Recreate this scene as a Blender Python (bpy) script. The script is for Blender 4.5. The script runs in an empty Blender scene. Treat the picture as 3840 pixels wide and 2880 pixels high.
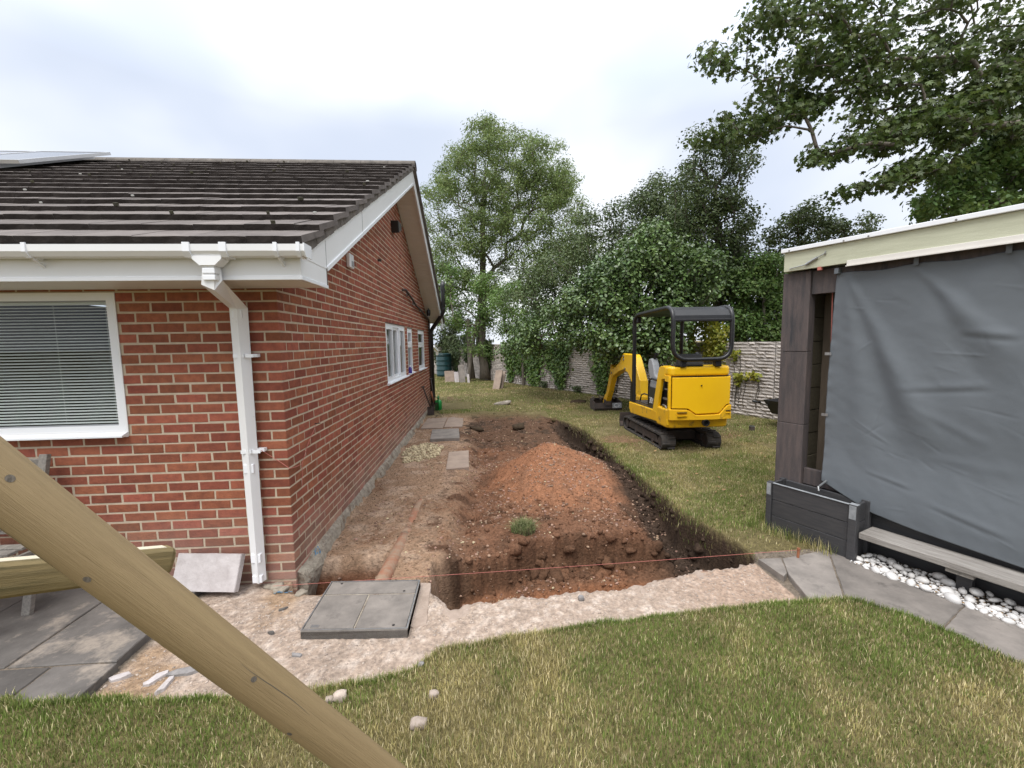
import bpy, bmesh, math, random
import numpy as np
from mathutils import Vector, Matrix

scene = bpy.context.scene
random.seed(7); rng = np.random.default_rng(7)
R_ = math.radians

# ---------------------------------------------------------------- camera
CF, YAW, PITCH, ROLL = 1604.0, .0669, .0981, -.0165          # focal length in pixels of the 3840 px wide photograph
CAM = np.array([1.513, -3.328, 1.769])
_f = np.array([math.sin(YAW)*math.cos(PITCH), math.cos(YAW)*math.cos(PITCH), -math.sin(PITCH)])
_r0 = np.array([math.cos(YAW), -math.sin(YAW), 0.]); _u0 = np.cross(_r0, _f)
_r = _r0*math.cos(ROLL)+_u0*math.sin(ROLL); _u = -_r0*math.sin(ROLL)+_u0*math.cos(ROLL)
cam_d = bpy.data.cameras.new('camera'); cam = bpy.data.objects.new('camera', cam_d); scene.collection.objects.link(cam)
cam.matrix_world = Matrix(((_r[0], _u[0], -_f[0], CAM[0]), (_r[1], _u[1], -_f[1], CAM[1]), (_r[2], _u[2], -_f[2], CAM[2]), (0, 0, 0, 1)))
cam_d.sensor_fit = 'HORIZONTAL'; cam_d.sensor_width = 36; cam_d.lens = CF*36/3840
cam_d.clip_start = .05; cam_d.clip_end = 2000
scene.camera = cam
S_ = 3840/2212.                                               # measuring frame: 2212 px wide

def pix(x, y, depth):                                         # photo direction at a chosen distance
    return CAM + (_f + _r*(x*S_-1920)/CF - _u*(y*S_-1440)/CF)*depth
def proj(p):
    d = np.atleast_2d(p)-CAM; z = d@_f
    return np.stack([(1920+CF*(d@_r)/z)/S_, (1440-CF*(d@_u)/z)/S_, z], 1)

# ---------------------------------------------------------------- sky, sun, exposure
SKYLOC = (1.3, .4, .7)
SUN_EL, SUN_AZ = 62., 205.                                    # overcast: a wide soft sun high up behind the cloud
W = bpy.data.worlds.new('World'); scene.world = W; W.use_nodes = True
nt = W.node_tree; nt.nodes.clear(); N = nt.nodes.new; L = nt.links.new
out = N('ShaderNodeOutputWorld'); bg = N('ShaderNodeBackground'); L(bg.outputs[0], out.inputs[0])
sky = N('ShaderNodeTexSky'); sky.sky_type = 'NISHITA'; sky.sun_disc = False
sky.sun_elevation = R_(SUN_EL); sky.sun_rotation = R_(SUN_AZ); sky.air_density = 1.2; sky.dust_density = 2.5
tc = N('ShaderNodeTexCoord'); mp = N('ShaderNodeMapping'); mp.inputs['Scale'].default_value = (1., 1., 1.9)
mp.inputs['Location'].default_value = SKYLOC
L(tc.outputs['Generated'], mp.inputs[0])
n1 = N('ShaderNodeTexNoise'); n1.inputs['Scale'].default_value = 1.5; n1.inputs['Detail'].default_value = 4; n1.inputs['Roughness'].default_value = .42
n1.inputs['Distortion'].default_value = .25
L(mp.outputs[0], n1.inputs['Vector'])
cr = N('ShaderNodeValToRGB'); cr.color_ramp.interpolation = 'EASE'
cr.color_ramp.elements[0].position = .34; cr.color_ramp.elements[0].color = (.385, .425, .505, 1)
cr.color_ramp.elements[1].position = .63; cr.color_ramp.elements[1].color = (.63, .64, .655, 1)
L(n1.outputs[0], cr.inputs[0])
sep = N('ShaderNodeSeparateXYZ'); L(tc.outputs['Generated'], sep.inputs[0])
mr = N('ShaderNodeMapRange'); mr.inputs['From Min'].default_value = .42; mr.inputs['From Max'].default_value = 1
mr.inputs['To Min'].default_value = 1.0; mr.inputs['To Max'].default_value = 2.7; L(sep.outputs[2], mr.inputs[0])   # an overcast sky is brightest overhead
mul = N('ShaderNodeVectorMath'); mul.operation = 'SCALE'; L(cr.outputs[0], mul.inputs[0]); L(mr.outputs[0], mul.inputs['Scale'])
skm = N('ShaderNodeVectorMath'); skm.operation = 'SCALE'; skm.inputs['Scale'].default_value = .06; L(sky.outputs[0], skm.inputs[0])
mix = N('ShaderNodeMix'); mix.data_type = 'RGBA'; mix.inputs[0].default_value = .93
L(skm.outputs[0], mix.inputs[6]); L(mul.outputs[0], mix.inputs[7]); L(mix.outputs[2], bg.inputs[0]); bg.inputs[1].default_value = 1.0
sun_d = bpy.data.lights.new('sun', 'SUN'); sun_d.energy = 1.5; sun_d.angle = R_(35); sun_d.color = (1, .965, .91)
sun = bpy.data.objects.new('sun', sun_d); scene.collection.objects.link(sun)
sun.rotation_euler = (R_(90-SUN_EL), 0, R_(180-SUN_AZ)); sun.location = (0, -5, 20)
scene.view_settings.view_transform = 'Standard'; scene.view_settings.look = 'None'
scene.view_settings.exposure = 1.0; scene.view_settings.gamma = 1
scene.cycles.use_denoising = True
try: scene.cycles.denoiser = 'OPENIMAGEDENOISE'
except Exception: pass
scene.cycles.max_bounces = 6; scene.cycles.transparent_max_bounces = 12; scene.cycles.caustics_reflective = False; scene.cycles.caustics_refractive = False

# ---------------------------------------------------------------- materials
MATS = {}
def mat(name, c1, c2=None, scale=6., rough=.8, bump=0., bscale=40., metal=0., rnd=.0, spec=.4, stretch=None, c3=None, s3=2., m3=.5, coat=0., attr=None, transl=0., space='world', bdet=6, hue=0., dust=0.):
    """procedural surface: two-tone noise, optional third stain colour, per-piece variation, bump"""
    m = bpy.data.materials.new(name); m.use_nodes = True; t = m.node_tree; n = t.nodes.new; l = t.links.new
    b = t.nodes['Principled BSDF']; b.inputs['Roughness'].default_value = rough; b.inputs['Metallic'].default_value = metal
    b.inputs['Specular IOR Level'].default_value = spec
    if coat: b.inputs['Coat Weight'].default_value = coat; b.inputs['Coat Roughness'].default_value = .15
    if space == 'world': co = n('ShaderNodeNewGeometry').outputs['Position']
    else: co = n('ShaderNodeTexCoord').outputs['Object']
    if stretch:
        mpn = n('ShaderNodeMapping'); mpn.inputs['Scale'].default_value = stretch; l(co, mpn.inputs[0]); co2 = mpn.outputs[0]
    else: co2 = co
    if attr:
        a = n('ShaderNodeAttribute'); a.attribute_name = attr; col = a.outputs['Color']
        if c2 is not None:
            z = n('ShaderNodeTexNoise'); z.inputs['Scale'].default_value = scale; z.inputs['Detail'].default_value = 7; z.inputs['Roughness'].default_value = .65; l(co2, z.inputs['Vector'])
            r = n('ShaderNodeValToRGB'); r.color_ramp.elements[0].position = .3; r.color_ramp.elements[1].position = .72
            r.color_ramp.elements[0].color = (*c1, 1); r.color_ramp.elements[1].color = (*c2, 1); l(z.outputs[0], r.inputs[0])
            x = n('ShaderNodeMix'); x.data_type = 'RGBA'; x.blend_type = 'MULTIPLY'; x.inputs[0].default_value = 1; l(col, x.inputs[6]); l(r.outputs[0], x.inputs[7]); col = x.outputs[2]
    else:
        c2 = c2 or tuple(v*.8 for v in c1)
        z = n('ShaderNodeTexNoise'); z.inputs['Scale'].default_value = scale; z.inputs['Detail'].default_value = 7; z.inputs['Roughness'].default_value = .62; l(co2, z.inputs['Vector'])
        r = n('ShaderNodeValToRGB'); r.color_ramp.elements[0].position = .35; r.color_ramp.elements[1].position = .68
        r.color_ramp.elements[0].color = (*c1, 1); r.color_ramp.elements[1].color = (*c2, 1); l(z.outputs[0], r.inputs[0]); col = r.outputs[0]
    if c3:
        z3 = n('ShaderNodeTexNoise'); z3.inputs['Scale'].default_value = s3; z3.inputs['Detail'].default_value = 8; z3.inputs['Roughness'].default_value = .7; l(co2, z3.inputs['Vector'])
        r3 = n('ShaderNodeValToRGB'); r3.color_ramp.elements[0].position = m3; r3.color_ramp.elements[1].position = min(1, m3+.12); l(z3.outputs[0], r3.inputs[0])
        x3 = n('ShaderNodeMix'); x3.data_type = 'RGBA'; l(r3.outputs[0], x3.inputs[0]); l(col, x3.inputs[6]); x3.inputs[7].default_value = (*c3, 1); col = x3.outputs[2]
    if dust:
        zz = n('ShaderNodeSeparateXYZ'); l(co, zz.inputs[0]); dm = n('ShaderNodeMapRange'); dm.inputs['From Min'].default_value = dust; dm.inputs['From Max'].default_value = .02; l(zz.outputs[2], dm.inputs[0])
        dn = n('ShaderNodeTexNoise'); dn.inputs['Scale'].default_value = 3; dn.inputs['Detail'].default_value = 7; l(co, dn.inputs['Vector']); dk = n('ShaderNodeMath'); dk.operation = 'MULTIPLY'; l(dm.outputs[0], dk.inputs[0]); l(dn.outputs[0], dk.inputs[1])
        xd = n('ShaderNodeMix'); xd.data_type = 'RGBA'; l(dk.outputs[0], xd.inputs[0]); l(col, xd.inputs[6]); xd.inputs[7].default_value = (.33, .24, .195, 1); col = xd.outputs[2]
    if rnd or hue:
        oi = n('ShaderNodeObjectInfo'); at = n('ShaderNodeAttribute'); at.attribute_name = 'rnd'
        ad = n('ShaderNodeMath'); ad.operation = 'ADD'; l(oi.outputs['Random'], ad.inputs[0]); l(at.outputs['Fac'], ad.inputs[1])
        fr = n('ShaderNodeMath'); fr.operation = 'FRACT'; l(ad.outputs[0], fr.inputs[0])
        mg = n('ShaderNodeMapRange'); mg.inputs['To Min'].default_value = 1-rnd; mg.inputs['To Max'].default_value = 1+rnd; l(fr.outputs[0], mg.inputs[0])
        hs = n('ShaderNodeHueSaturation'); l(col, hs.inputs['Color']); l(mg.outputs[0], hs.inputs['Value'])
        if hue:
            f2 = n('ShaderNodeMath'); f2.operation = 'MULTIPLY'; f2.inputs[1].default_value = 7.31; l(fr.outputs[0], f2.inputs[0])
            f3 = n('ShaderNodeMath'); f3.operation = 'FRACT'; l(f2.outputs[0], f3.inputs[0])
            mh = n('ShaderNodeMapRange'); mh.inputs['To Min'].default_value = .5-hue; mh.inputs['To Max'].default_value = .5+hue; l(f3.outputs[0], mh.inputs[0]); l(mh.outputs[0], hs.inputs['Hue'])
        col = hs.outputs[0]
    l(col, b.inputs['Base Color'])
    if bump:
        zb = n('ShaderNodeTexNoise'); zb.inputs['Scale'].default_value = bscale; zb.inputs['Detail'].default_value = bdet; zb.inputs['Roughness'].default_value = .6; l(co2, zb.inputs['Vector'])
        bp = n('ShaderNodeBump'); bp.inputs['Strength'].default_value = 1; bp.inputs['Distance'].default_value = bump; l(zb.outputs[0], bp.inputs['Height']); l(bp.outputs[0], b.inputs['Normal'])
    if transl:
        o = t.nodes['Material Output']; tr = n('ShaderNodeBsdfTranslucent'); l(col, tr.inputs[0]); ms = n('ShaderNodeMixShader'); ms.inputs[0].default_value = transl
        l(b.outputs[0], ms.inputs[1]); l(tr.outputs[0], ms.inputs[2]); l(ms.outputs[0], o.inputs[0])
    MATS[name] = m
    return m

mat('brick', (.300, .100, .058), (.200, .066, .042), scale=16, rough=.92, bump=.005, bscale=60, rnd=.24, spec=.2, hue=.007, c3=(.14, .072, .058), s3=4, m3=.62, dust=.55)
mat('mortar', (.54, .445, .335), (.42, .345, .255), scale=9, rough=.95, bump=.004, bscale=120, spec=.2)
mat('upvc', (.80, .80, .80), (.76, .76, .755), scale=1.5, rough=.28, spec=.5, c3=(.50, .48, .42), s3=6, m3=.70)
mat('upvc_clean', (.80, .81, .83), (.77, .78, .80), scale=1.5, rough=.22, spec=.5)
mat('soffit', (.70, .67, .62), (.64, .61, .56), scale=2, rough=.4)
mat('roof_tile', (.165, .143, .130), (.112, .096, .088), scale=7, rough=.92, bump=.004, bscale=70, rnd=.16, c3=(.06, .05, .045), s3=4.0, m3=.60, spec=.25)
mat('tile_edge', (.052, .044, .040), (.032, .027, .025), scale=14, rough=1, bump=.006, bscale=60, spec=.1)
mat('tile_mortar', (.17, .15, .13), (.09, .08, .07), scale=8, rough=.95, bump=.006, bscale=60)
mat('lichen', (.62, .61, .57), (.5, .5, .46), scale=20, rough=.95)
mat('moss', (.05, .045, .035), (.09, .085, .05), scale=30, rough=1, bump=.006, bscale=80)
mat('lead', (.16, .15, .14), (.1, .09, .085), scale=6, rough=.7, bump=.002, bscale=30)
mat('black_plastic', (.018, .018, .019), (.012, .012, .012), scale=6, rough=.35, spec=.5)
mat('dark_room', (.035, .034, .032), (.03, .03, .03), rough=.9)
mat('blind', (.80, .81, .80), (.76, .77, .76), scale=3, rough=.4)
mat('curtain_inside', (.22, .19, .17), (.13, .11, .10), scale=3, rough=.9, stretch=(1, 14, .3))
mat('pole_wood', (.285, .205, .105), (.235, .166, .084), scale=4, rough=.62, bump=.002, bscale=20, space='object', stretch=(20, 20, .8), c3=(.185, .137, .068), s3=2.4, m3=.60, spec=.35)
mat('beam_wood', (.23, .17, .075), (.14, .105, .045), scale=5, rough=.7, bump=.002, bscale=30, space='object', stretch=(1.2, 16, 16), c3=(.09, .08, .035), s3=1.3, m3=.56)
mat('end_grain', (.36, .26, .15), (.26, .18, .1), scale=30, rough=.85, bump=.003, bscale=60)
mat('grey_wood', (.27, .245, .215), (.16, .145, .13), scale=5, rough=.85, bump=.003, bscale=40, space='object', stretch=(14, 1.2, 14), rnd=.1)
mat('char_wood', (.060, .052, .052), (.105, .082, .076), scale=4, rough=.72, bump=.003, bscale=30, space='object', stretch=(7, 7, 1.), rnd=.1, c3=(.036, .036, .040), s3=1.1, m3=.55)
mat('planter_wood', (.040, .040, .043), (.058, .056, .057), scale=6, rough=.55, bump=.002, bscale=30, space='object', stretch=(9, 1.2, 9), rnd=.12)
mat('planter_wear', (.30, .31, .32), (.18, .19, .2), scale=22, rough=.7)
mat('inner_wood', (.145, .125, .085), (.10, .086, .058), scale=4, rough=.7, space='object', stretch=(10, 1.2, 10), rnd=.1)
mat('raw_post', (.20, .155, .115), (.14, .108, .08), scale=4, rough=.8, space='object', stretch=(9, 9, 1))
mat('fascia_wood', (.52, .525, .395), (.45, .455, .335), scale=4, rough=.8, bump=.0015, bscale=40, space='object', stretch=(9, 1., 9))
mat('bench_wood', (.34, .315, .285), (.205, .185, .165), scale=5, rough=.85, bump=.003, bscale=40, space='object', stretch=(16, 1.1, 16), c3=(.14, .12, .105), s3=2.2, m3=.58)
mat('tarp', (.128, .142, .156), (.112, .125, .138), scale=1.6, rough=.62, bump=.0006, bscale=420, spec=.35)
mat('galv', (.45, .46, .46), (.32, .33, .33), scale=25, rough=.4, metal=.8)
mat('steel', (.27, .25, .23), (.18, .165, .15), scale=12, rough=.45, metal=.7)
mat('rust_steel', (.095, .07, .06), (.05, .045, .042), scale=9, rough=.75, metal=.3, bump=.002, bscale=60)
mat('rubber', (.030, .028, .027), (.075, .062, .052), scale=9, rough=.9, bump=.003, bscale=50, c3=(.11, .085, .065), s3=7, m3=.60)
mat('yellow_paint', (.80, .475, .008), (.76, .43, .008), scale=2.2, rough=.38, spec=.45, c3=(.36, .20, .03), s3=7, m3=.66, coat=.12, bump=.0006, bscale=9)
mat('yellow_worn', (.74, .42, .010), (.66, .36, .010), scale=5, rough=.45, c3=(.16, .10, .04), s3=6, m3=.57)
mat('black_paint', (.012, .012, .013), (.019, .018, .018), scale=8, rough=.38, spec=.5)
mat('seat_grey', (.33, .34, .35), (.28, .29, .30), scale=6, rough=.5)
mat('seat_black', (.022, .022, .023), (.03, .03, .03), scale=20, rough=.6)
mat('print_white', (.8, .8, .8), (.76, .76, .76), rough=.5)
mat('slab_grey', (.245, .216, .190), (.150, .133, .118), scale=5.5, rough=.85, bump=.008, bscale=11, rnd=.14, c3=(.105, .093, .083), s3=4.5, m3=.57)
mat('painted_glare', (.56, .50, .38), (.48, .42, .31), scale=6, rough=.7)  # bright sky reflection on the brace top, put into the colour
mat('slab_dark', (.125, .113, .103), (.075, .068, .062), scale=5, rough=.85, bump=.006, bscale=10, rnd=.16, c3=(.235, .20, .165), s3=3.5, m3=.53)
mat('slab_pale', (.50, .46, .45), (.38, .34, .33), scale=9, rough=.9, bump=.006, bscale=30, c3=(.22, .15, .13), s3=9, m3=.66)
mat('slab_side', (.18, .17, .165), (.28, .26, .25), scale=30, rough=.95, bump=.004, bscale=90)
mat('slab_brown', (.33, .255, .20), (.235, .18, .145), scale=5, rough=.88, bump=.005, bscale=25, rnd=.1)
mat('footing', (.36, .315, .25), (.20, .165, .13), scale=13, rough=.95, bump=.02, bscale=34, c3=(.15, .095, .06), s3=7, m3=.53)
mat('concrete_rough', (.38, .30, .245), (.28, .215, .17), scale=9, rough=.95, bump=.012, bscale=28)
mat('clay_pipe', (.31, .135, .078), (.24, .115, .07), scale=6, rough=.85, c3=(.27, .185, .125), s3=5, m3=.47)
mat('cobble', (.64, .62, .60), (.52, .50, .475), scale=5, rough=.5, rnd=.09, bump=.001, bscale=60, c3=(.52, .47, .41), s3=12, m3=.68)
mat('rubble_stone', (.44, .36, .30), (.29, .235, .195), scale=14, rough=.95, bump=.006, bscale=60, rnd=.25, space='object')
mat('cream_stone', (.56, .47, .30), (.40, .32, .2), scale=14, rough=.95, bump=.006, bscale=60, rnd=.22)
mat('gravel', (.30, .195, .14), (.19, .112, .075), scale=25, rough=.85, rnd=.4, hue=.015)
mat('turf_soil', (.075, .052, .034), (.045, .034, .023), scale=14, rough=1, bump=.02, bscale=30, spec=.1, c3=(.09, .085, .035), s3=5, m3=.58)
mat('wall_stone', (.52, .47, .43), (.38, .34, .31), scale=13, rough=.95, bump=.014, bscale=26, rnd=.18, c3=(.22, .16, .09), s3=1.6, m3=.64)
mat('wall_core', (.13, .118, .108), (.10, .092, .085), scale=13, rough=.95, bump=.005, bscale=50)
mat('green_plastic', (.012, .24, .05), (.010, .20, .04), scale=5, rough=.35, spec=.5)
mat('butt_plastic', (.018, .06, .065), (.014, .048, .052), scale=4, rough=.33, spec=.5)
mat('string', (.50, .17, .14), (.45, .15, .12), rough=.8)
mat('blue_paint', (.07, .20, .33), (.10, .17, .24), scale=30, rough=.8)
mat('bark', (.17, .145, .115), (.085, .072, .06), scale=10, rough=.95, bump=.012, bscale=25, stretch=(2, 2, .5))
mat('twig', (.10, .085, .065), (.06, .05, .04), scale=10, rough=.95)
mat('root_pale', (.35, .31, .26), (.2, .17, .14), scale=12, rough=.9, bump=.004)
mat('orange_wood', (.34, .13, .06), (.24, .09, .045), scale=8, rough=.7)
mat('purple_plastic', (.06, .035, .28), (.05, .03, .22), rough=.35)
mat('leaf_litter', (.22, .13, .06), (.3, .2, .1), scale=30, rough=.9, rnd=.3)
mat('solar', (.02, .024, .035), (.03, .034, .045), scale=3, rough=.08, spec=.6)
mat('alu', (.62, .62, .62), (.55, .55, .55), rough=.35, metal=.6)
# foliage: base colours of the leaves themselves
mat('leaf_ash', (.20, .26, .085), (.135, .185, .058), scale=.5, rough=.55, rnd=.35, hue=.02, transl=.42)
mat('leaf_fresh', (.16, .25, .065), (.10, .165, .042), scale=.6, rough=.5, rnd=.35, hue=.02, transl=.32)
mat('leaf_dark', (.098, .135, .046), (.060, .085, .030), scale=.6, rough=.55, rnd=.4, hue=.02, transl=.22)
mat('leaf_gloss', (.125, .190, .055), (.068, .115, .034), scale=.8, rough=.34, rnd=.45, hue=.015, transl=.16, spec=.5)
mat('leaf_ivy', (.15, .235, .055), (.075, .135, .034), scale=1.0, rough=.42, rnd=.4, hue=.02, transl=.2)
mat('leaf_yellow', (.34, .32, .035), (.16, .21, .03), scale=3.0, rough=.45, rnd=.3, hue=.02, transl=.25)
mat('leaf_maple', (.066, .098, .024), (.092, .125, .032), scale=.7, rough=.5, rnd=.4, hue=.02, transl=.40)
mat('grass_blade', (1.0, 1.0, 1.0), (1.65, 1.65, 1.6), scale=3, rough=.7, attr='tint', transl=.3, spec=.2)
mat('soil', (.60, .60, .60), (1.38, 1.36, 1.33), scale=34, rough=.97, attr='tint', bump=.02, bscale=46, spec=.12, bdet=10)

def glass_mat(name, tint, gloss):
    m = bpy.data.materials.new(name); m.use_nodes = True; t = m.node_tree; t.nodes.remove(t.nodes['Principled BSDF']); o = t.nodes['Material Output']
    tr = t.nodes.new('ShaderNodeBsdfTransparent'); tr.inputs[0].default_value = (*tint, 1); gl = t.nodes.new('ShaderNodeBsdfGlossy'); gl.inputs['Roughness'].default_value = .02
    fr = t.nodes.new('ShaderNodeFresnel'); fr.inputs[0].default_value = gloss; ms = t.nodes.new('ShaderNodeMixShader')
    ge = t.nodes.new('ShaderNodeNewGeometry'); iv = t.nodes.new('ShaderNodeMath'); iv.operation = 'SUBTRACT'; iv.inputs[0].default_value = 1; t.links.new(ge.outputs['Backfacing'], iv.inputs[1]); mu = t.nodes.new('ShaderNodeMath'); mu.operation = 'MULTIPLY'; t.links.new(fr.outputs[0], mu.inputs[0]); t.links.new(iv.outputs[0], mu.inputs[1]); t.links.new(mu.outputs[0], ms.inputs[0]); t.links.new(tr.outputs[0], ms.inputs[1]); t.links.new(gl.outputs[0], ms.inputs[2]); t.links.new(ms.outputs[0], o.inputs[0]); MATS[name] = m
glass_mat('glass', (.90, .92, .91), 1.5)

# ---------------------------------------------------------------- building helpers
COL = scene.collection
def link(o, parent=None):
    COL.objects.link(o)
    if parent is not None: o.parent = parent
    return o
def tag(o, label=None, cat=None, group=None, kind=None):
    if label: o['label'] = label
    if cat: o['category'] = cat
    if group: o['group'] = group
    if kind: o['kind'] = kind
    return o
def thing(name, label, cat, loc=(0, 0, 0), rotz=0., group=None):
    o = bpy.data.objects.new(name, None); o.empty_display_size = .1; o.location = loc; o.rotation_euler = (0, 0, rotz)
    return tag(link(o), label, cat, group)
def big_mesh(name, V, F, smooth=False, attrs=None):
    """V (n,3), F (m,k) integer array"""
    V = np.asarray(V, np.float32); F = np.asarray(F, np.int32); m = bpy.data.meshes.new(name); k = F.shape[1]
    m.vertices.add(len(V)); m.vertices.foreach_set('co', V.ravel()); m.loops.add(F.size); m.loops.foreach_set('vertex_index', F.ravel())
    m.polygons.add(len(F)); m.polygons.foreach_set('loop_start', np.arange(0, F.size, k, dtype=np.int32)); m.polygons.foreach_set('loop_total', np.full(len(F), k, np.int32))
    if smooth: m.polygons.foreach_set('use_smooth', np.ones(len(F), bool))
    for nm, a in (attrs or {}).items():
        if a.ndim == 1: m.attributes.new(nm, 'FLOAT', 'POINT').data.foreach_set('value', a.astype(np.float32))
        else:
            c4 = np.ones((len(a), 4), np.float32); c4[:, :3] = a; m.attributes.new(nm, 'FLOAT_COLOR', 'POINT').data.foreach_set('color', c4.ravel())
    m.update(); m.validate(); return m
def mobj(name, me, mt, parent=None, loc=None, rot=None):
    o = bpy.data.objects.new(name, me)
    if mt and not me.materials: me.materials.append(MATS[mt])
    if loc is not None: o.location = loc
    if rot is not None: o.rotation_euler = rot
    return link(o, parent)

def frame_of(d):
    d = Vector(d).normalized(); a = Vector((0, 0, 1)) if abs(d.z) < .95 else Vector((1, 0, 0)); x = d.cross(a).normalized(); return x, x.cross(d).normalized(), d
class B:
    def __init__(s): s.v = []; s.f = []
    def add(s, v, f):
        k = len(s.v); s.v += [tuple(p) for p in v]; s.f += [tuple(i+k for i in q) for q in f]; return s
    def box(s, x0, x1, y0, y1, z0, z1):
        return s.add([(x0, y0, z0), (x1, y0, z0), (x1, y1, z0), (x0, y1, z0), (x0, y0, z1), (x1, y0, z1), (x1, y1, z1), (x0, y1, z1)],
                     [(3, 2, 1, 0), (4, 5, 6, 7), (0, 1, 5, 4), (1, 2, 6, 5), (2, 3, 7, 6), (3, 0, 4, 7)])
    def obox(s, c, size, rot=(0, 0, 0)):
        from mathutils import Euler
        Mx = Euler(rot).to_matrix(); h = [k/2 for k in size]; b = B().box(-h[0], h[0], -h[1], h[1], -h[2], h[2])
        return s.add([Mx@Vector(p)+Vector(c) for p in b.v], b.f)
    def bar(s, p, q, w, h, up=(0, 0, 1)):                     # rectangular bar from p to q
        p, q = Vector(p), Vector(q); d = (q-p).normalized(); x = d.cross(Vector(up)); x = x.normalized() if x.length > 1e-4 else Vector((1, 0, 0)); u = x.cross(d)
        c = [(-1, -1), (1, -1), (1, 1), (-1, 1)]
        return s.add([o+x*a*w/2+u*b*h/2 for o in (p, q) for a, b in c], [(0, 1, 2, 3), (7, 6, 5, 4)]+[(i, i+4, (i+1) % 4+4, (i+1) % 4) for i in range(4)])
    def tube(s, pts, r, n=8, cap=True, square=False):
        pts = [Vector(p) for p in pts]; rs = r if isinstance(r, (list, tuple)) else [r]*len(pts); k = len(s.v); m = len(pts); x = None
        for i, p in enumerate(pts):
            d = (pts[min(i+1, m-1)]-pts[max(i-1, 0)]).normalized()
            if x is None: x = frame_of(d)[0]
            x = (x-d*x.dot(d)); x = x.normalized() if x.length > 1e-5 else frame_of(d)[0]; y = d.cross(x)
            sc = 1.
            if 0 < i < m-1:
                c = (pts[i]-pts[i-1]).normalized().dot((pts[i+1]-pts[i]).normalized()); sc = 1/max(.5, math.sqrt(max(0, (1+c)/2))) if square else 1.
            for j in range(n):
                a = 2*math.pi*(j+(.5 if square else 0))/n; s.v.append(tuple(p+(x*math.cos(a)+y*math.sin(a))*rs[i]*sc))
        for i in range(m-1):
            for j in range(n):
                j2 = (j+1) % n; s.f.append((k+i*n+j, k+i*n+j2, k+(i+1)*n+j2, k+(i+1)*n+j))
        if cap: s.f.append(tuple(k+j for j in range(n))[::-1]); s.f.append(tuple(k+(m-1)*n+j for j in range(n)))
        return s
    def prism(s, poly, axis, a, b):                           # poly in the two other axes, extruded from a to b
        def P(u, v, w): return {'x': (w, u, v), 'y': (u, w, v), 'z': (u, v, w)}[axis]
        m = len(poly); vs = [P(u, v, a) for u, v in poly]+[P(u, v, b) for u, v in poly]
        return s.add(vs, [tuple(range(m))[::-1], tuple(range(m, 2*m))]+[(i, (i+1) % m, (i+1) % m+m, i+m) for i in range(m)])
    def lathe(s, prof, n=20, c=(0, 0, 0)):                    # profile (r, z)
        k = len(s.v); m = len(prof)
        for r, z in prof:
            for j in range(n): s.v.append((c[0]+r*math.cos(2*math.pi*j/n), c[1]+r*math.sin(2*math.pi*j/n), c[2]+z))
        for i in range(m-1):
            for j in range(n): s.f.append((k+i*n+j, k+i*n+(j+1) % n, k+(i+1)*n+(j+1) % n, k+(i+1)*n+j))
        s.f.append(tuple(k+j for j in range(n))[::-1]); s.f.append(tuple(k+(m-1)*n+j for j in range(n))); return s
    def move(s, fn): s.v = [tuple(fn(*p)) for p in s.v]; return s
    def mesh(s, name, smooth=False, off=(0, 0, 0), fix=True):
        me = bpy.data.meshes.new(name); me.from_pydata([(p[0]-off[0], p[1]-off[1], p[2]-off[2]) for p in s.v], [], s.f)
        if fix:
            bm = bmesh.new(); bm.from_mesh(me); bmesh.ops.recalc_face_normals(bm, faces=bm.faces); bm.to_mesh(me); bm.free()
        if smooth: me.polygons.foreach_set('use_smooth', [True]*len(me.polygons))
        me.update(); return me
    def obj(s, name, mt, parent=None, bevel=0., seg=2, smooth=False, world=False, label=None):
        off = (0, 0, 0)
        if world and parent is not None:
            p = parent
            while p is not None: off = tuple(a+b for a, b in zip(off, p.location)); p = p.parent
        o = mobj(name, s.mesh(name, smooth or bevel > 0, off), mt, parent)
        if bevel:
            m = o.modifiers.new('bevel', 'BEVEL'); m.width = bevel; m.segments = seg; m.limit_method = 'ANGLE'; m.angle_limit = R_(35); m.harden_normals = False
            o.data.polygons.foreach_set('use_smooth', [False]*len(o.data.polygons)) if not smooth else None
        if smooth and not bevel:
            pass
        if label: o['label'] = label
        return o
    def alone(s, name, mt, label, cat, loc, group=None, bevel=0., smooth=False, kind=None):   # a thing that is one mesh, verts in world, origin at loc
        o = mobj(name, s.mesh(name, smooth, loc), mt, None, loc)
        if bevel:
            m = o.modifiers.new('bevel', 'BEVEL'); m.width = bevel; m.segments = 2; m.limit_method = 'ANGLE'; m.angle_limit = R_(35)
        return tag(o, label, cat, group, kind)

# value noise
def _h(ix, iy, s):
    n = (ix.astype(np.int64)*374761393+iy.astype(np.int64)*668265263+s*982451653) & 0xffffffff
    n = ((n ^ (n >> 13))*1274126177) & 0xffffffff; n = n ^ (n >> 16); return (n & 0xffff)/65535.
def vn(x, y, s=0):
    x0 = np.floor(x); y0 = np.floor(y); u = x-x0; v = y-y0; u = u*u*(3-2*u); v = v*v*(3-2*v)
    return (_h(x0, y0, s)*(1-u)+_h(x0+1, y0, s)*u)*(1-v)+(_h(x0, y0+1, s)*(1-u)+_h(x0+1, y0+1, s)*u)*v
def fbm(x, y, f, o=4, s=0, g=.5):
    x = np.asarray(x, float); y = np.asarray(y, float); t = 0; a = 1; n = 0
    for k in range(o): t = t+a*vn(x*f, y*f, s+k*17); n += a; a *= g; f *= 2.03
    return t/n*2-1
def ss(e0, e1, x): t = np.clip((x-e0)/(e1-e0), 0, 1); return t*t*(3-2*t)
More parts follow.
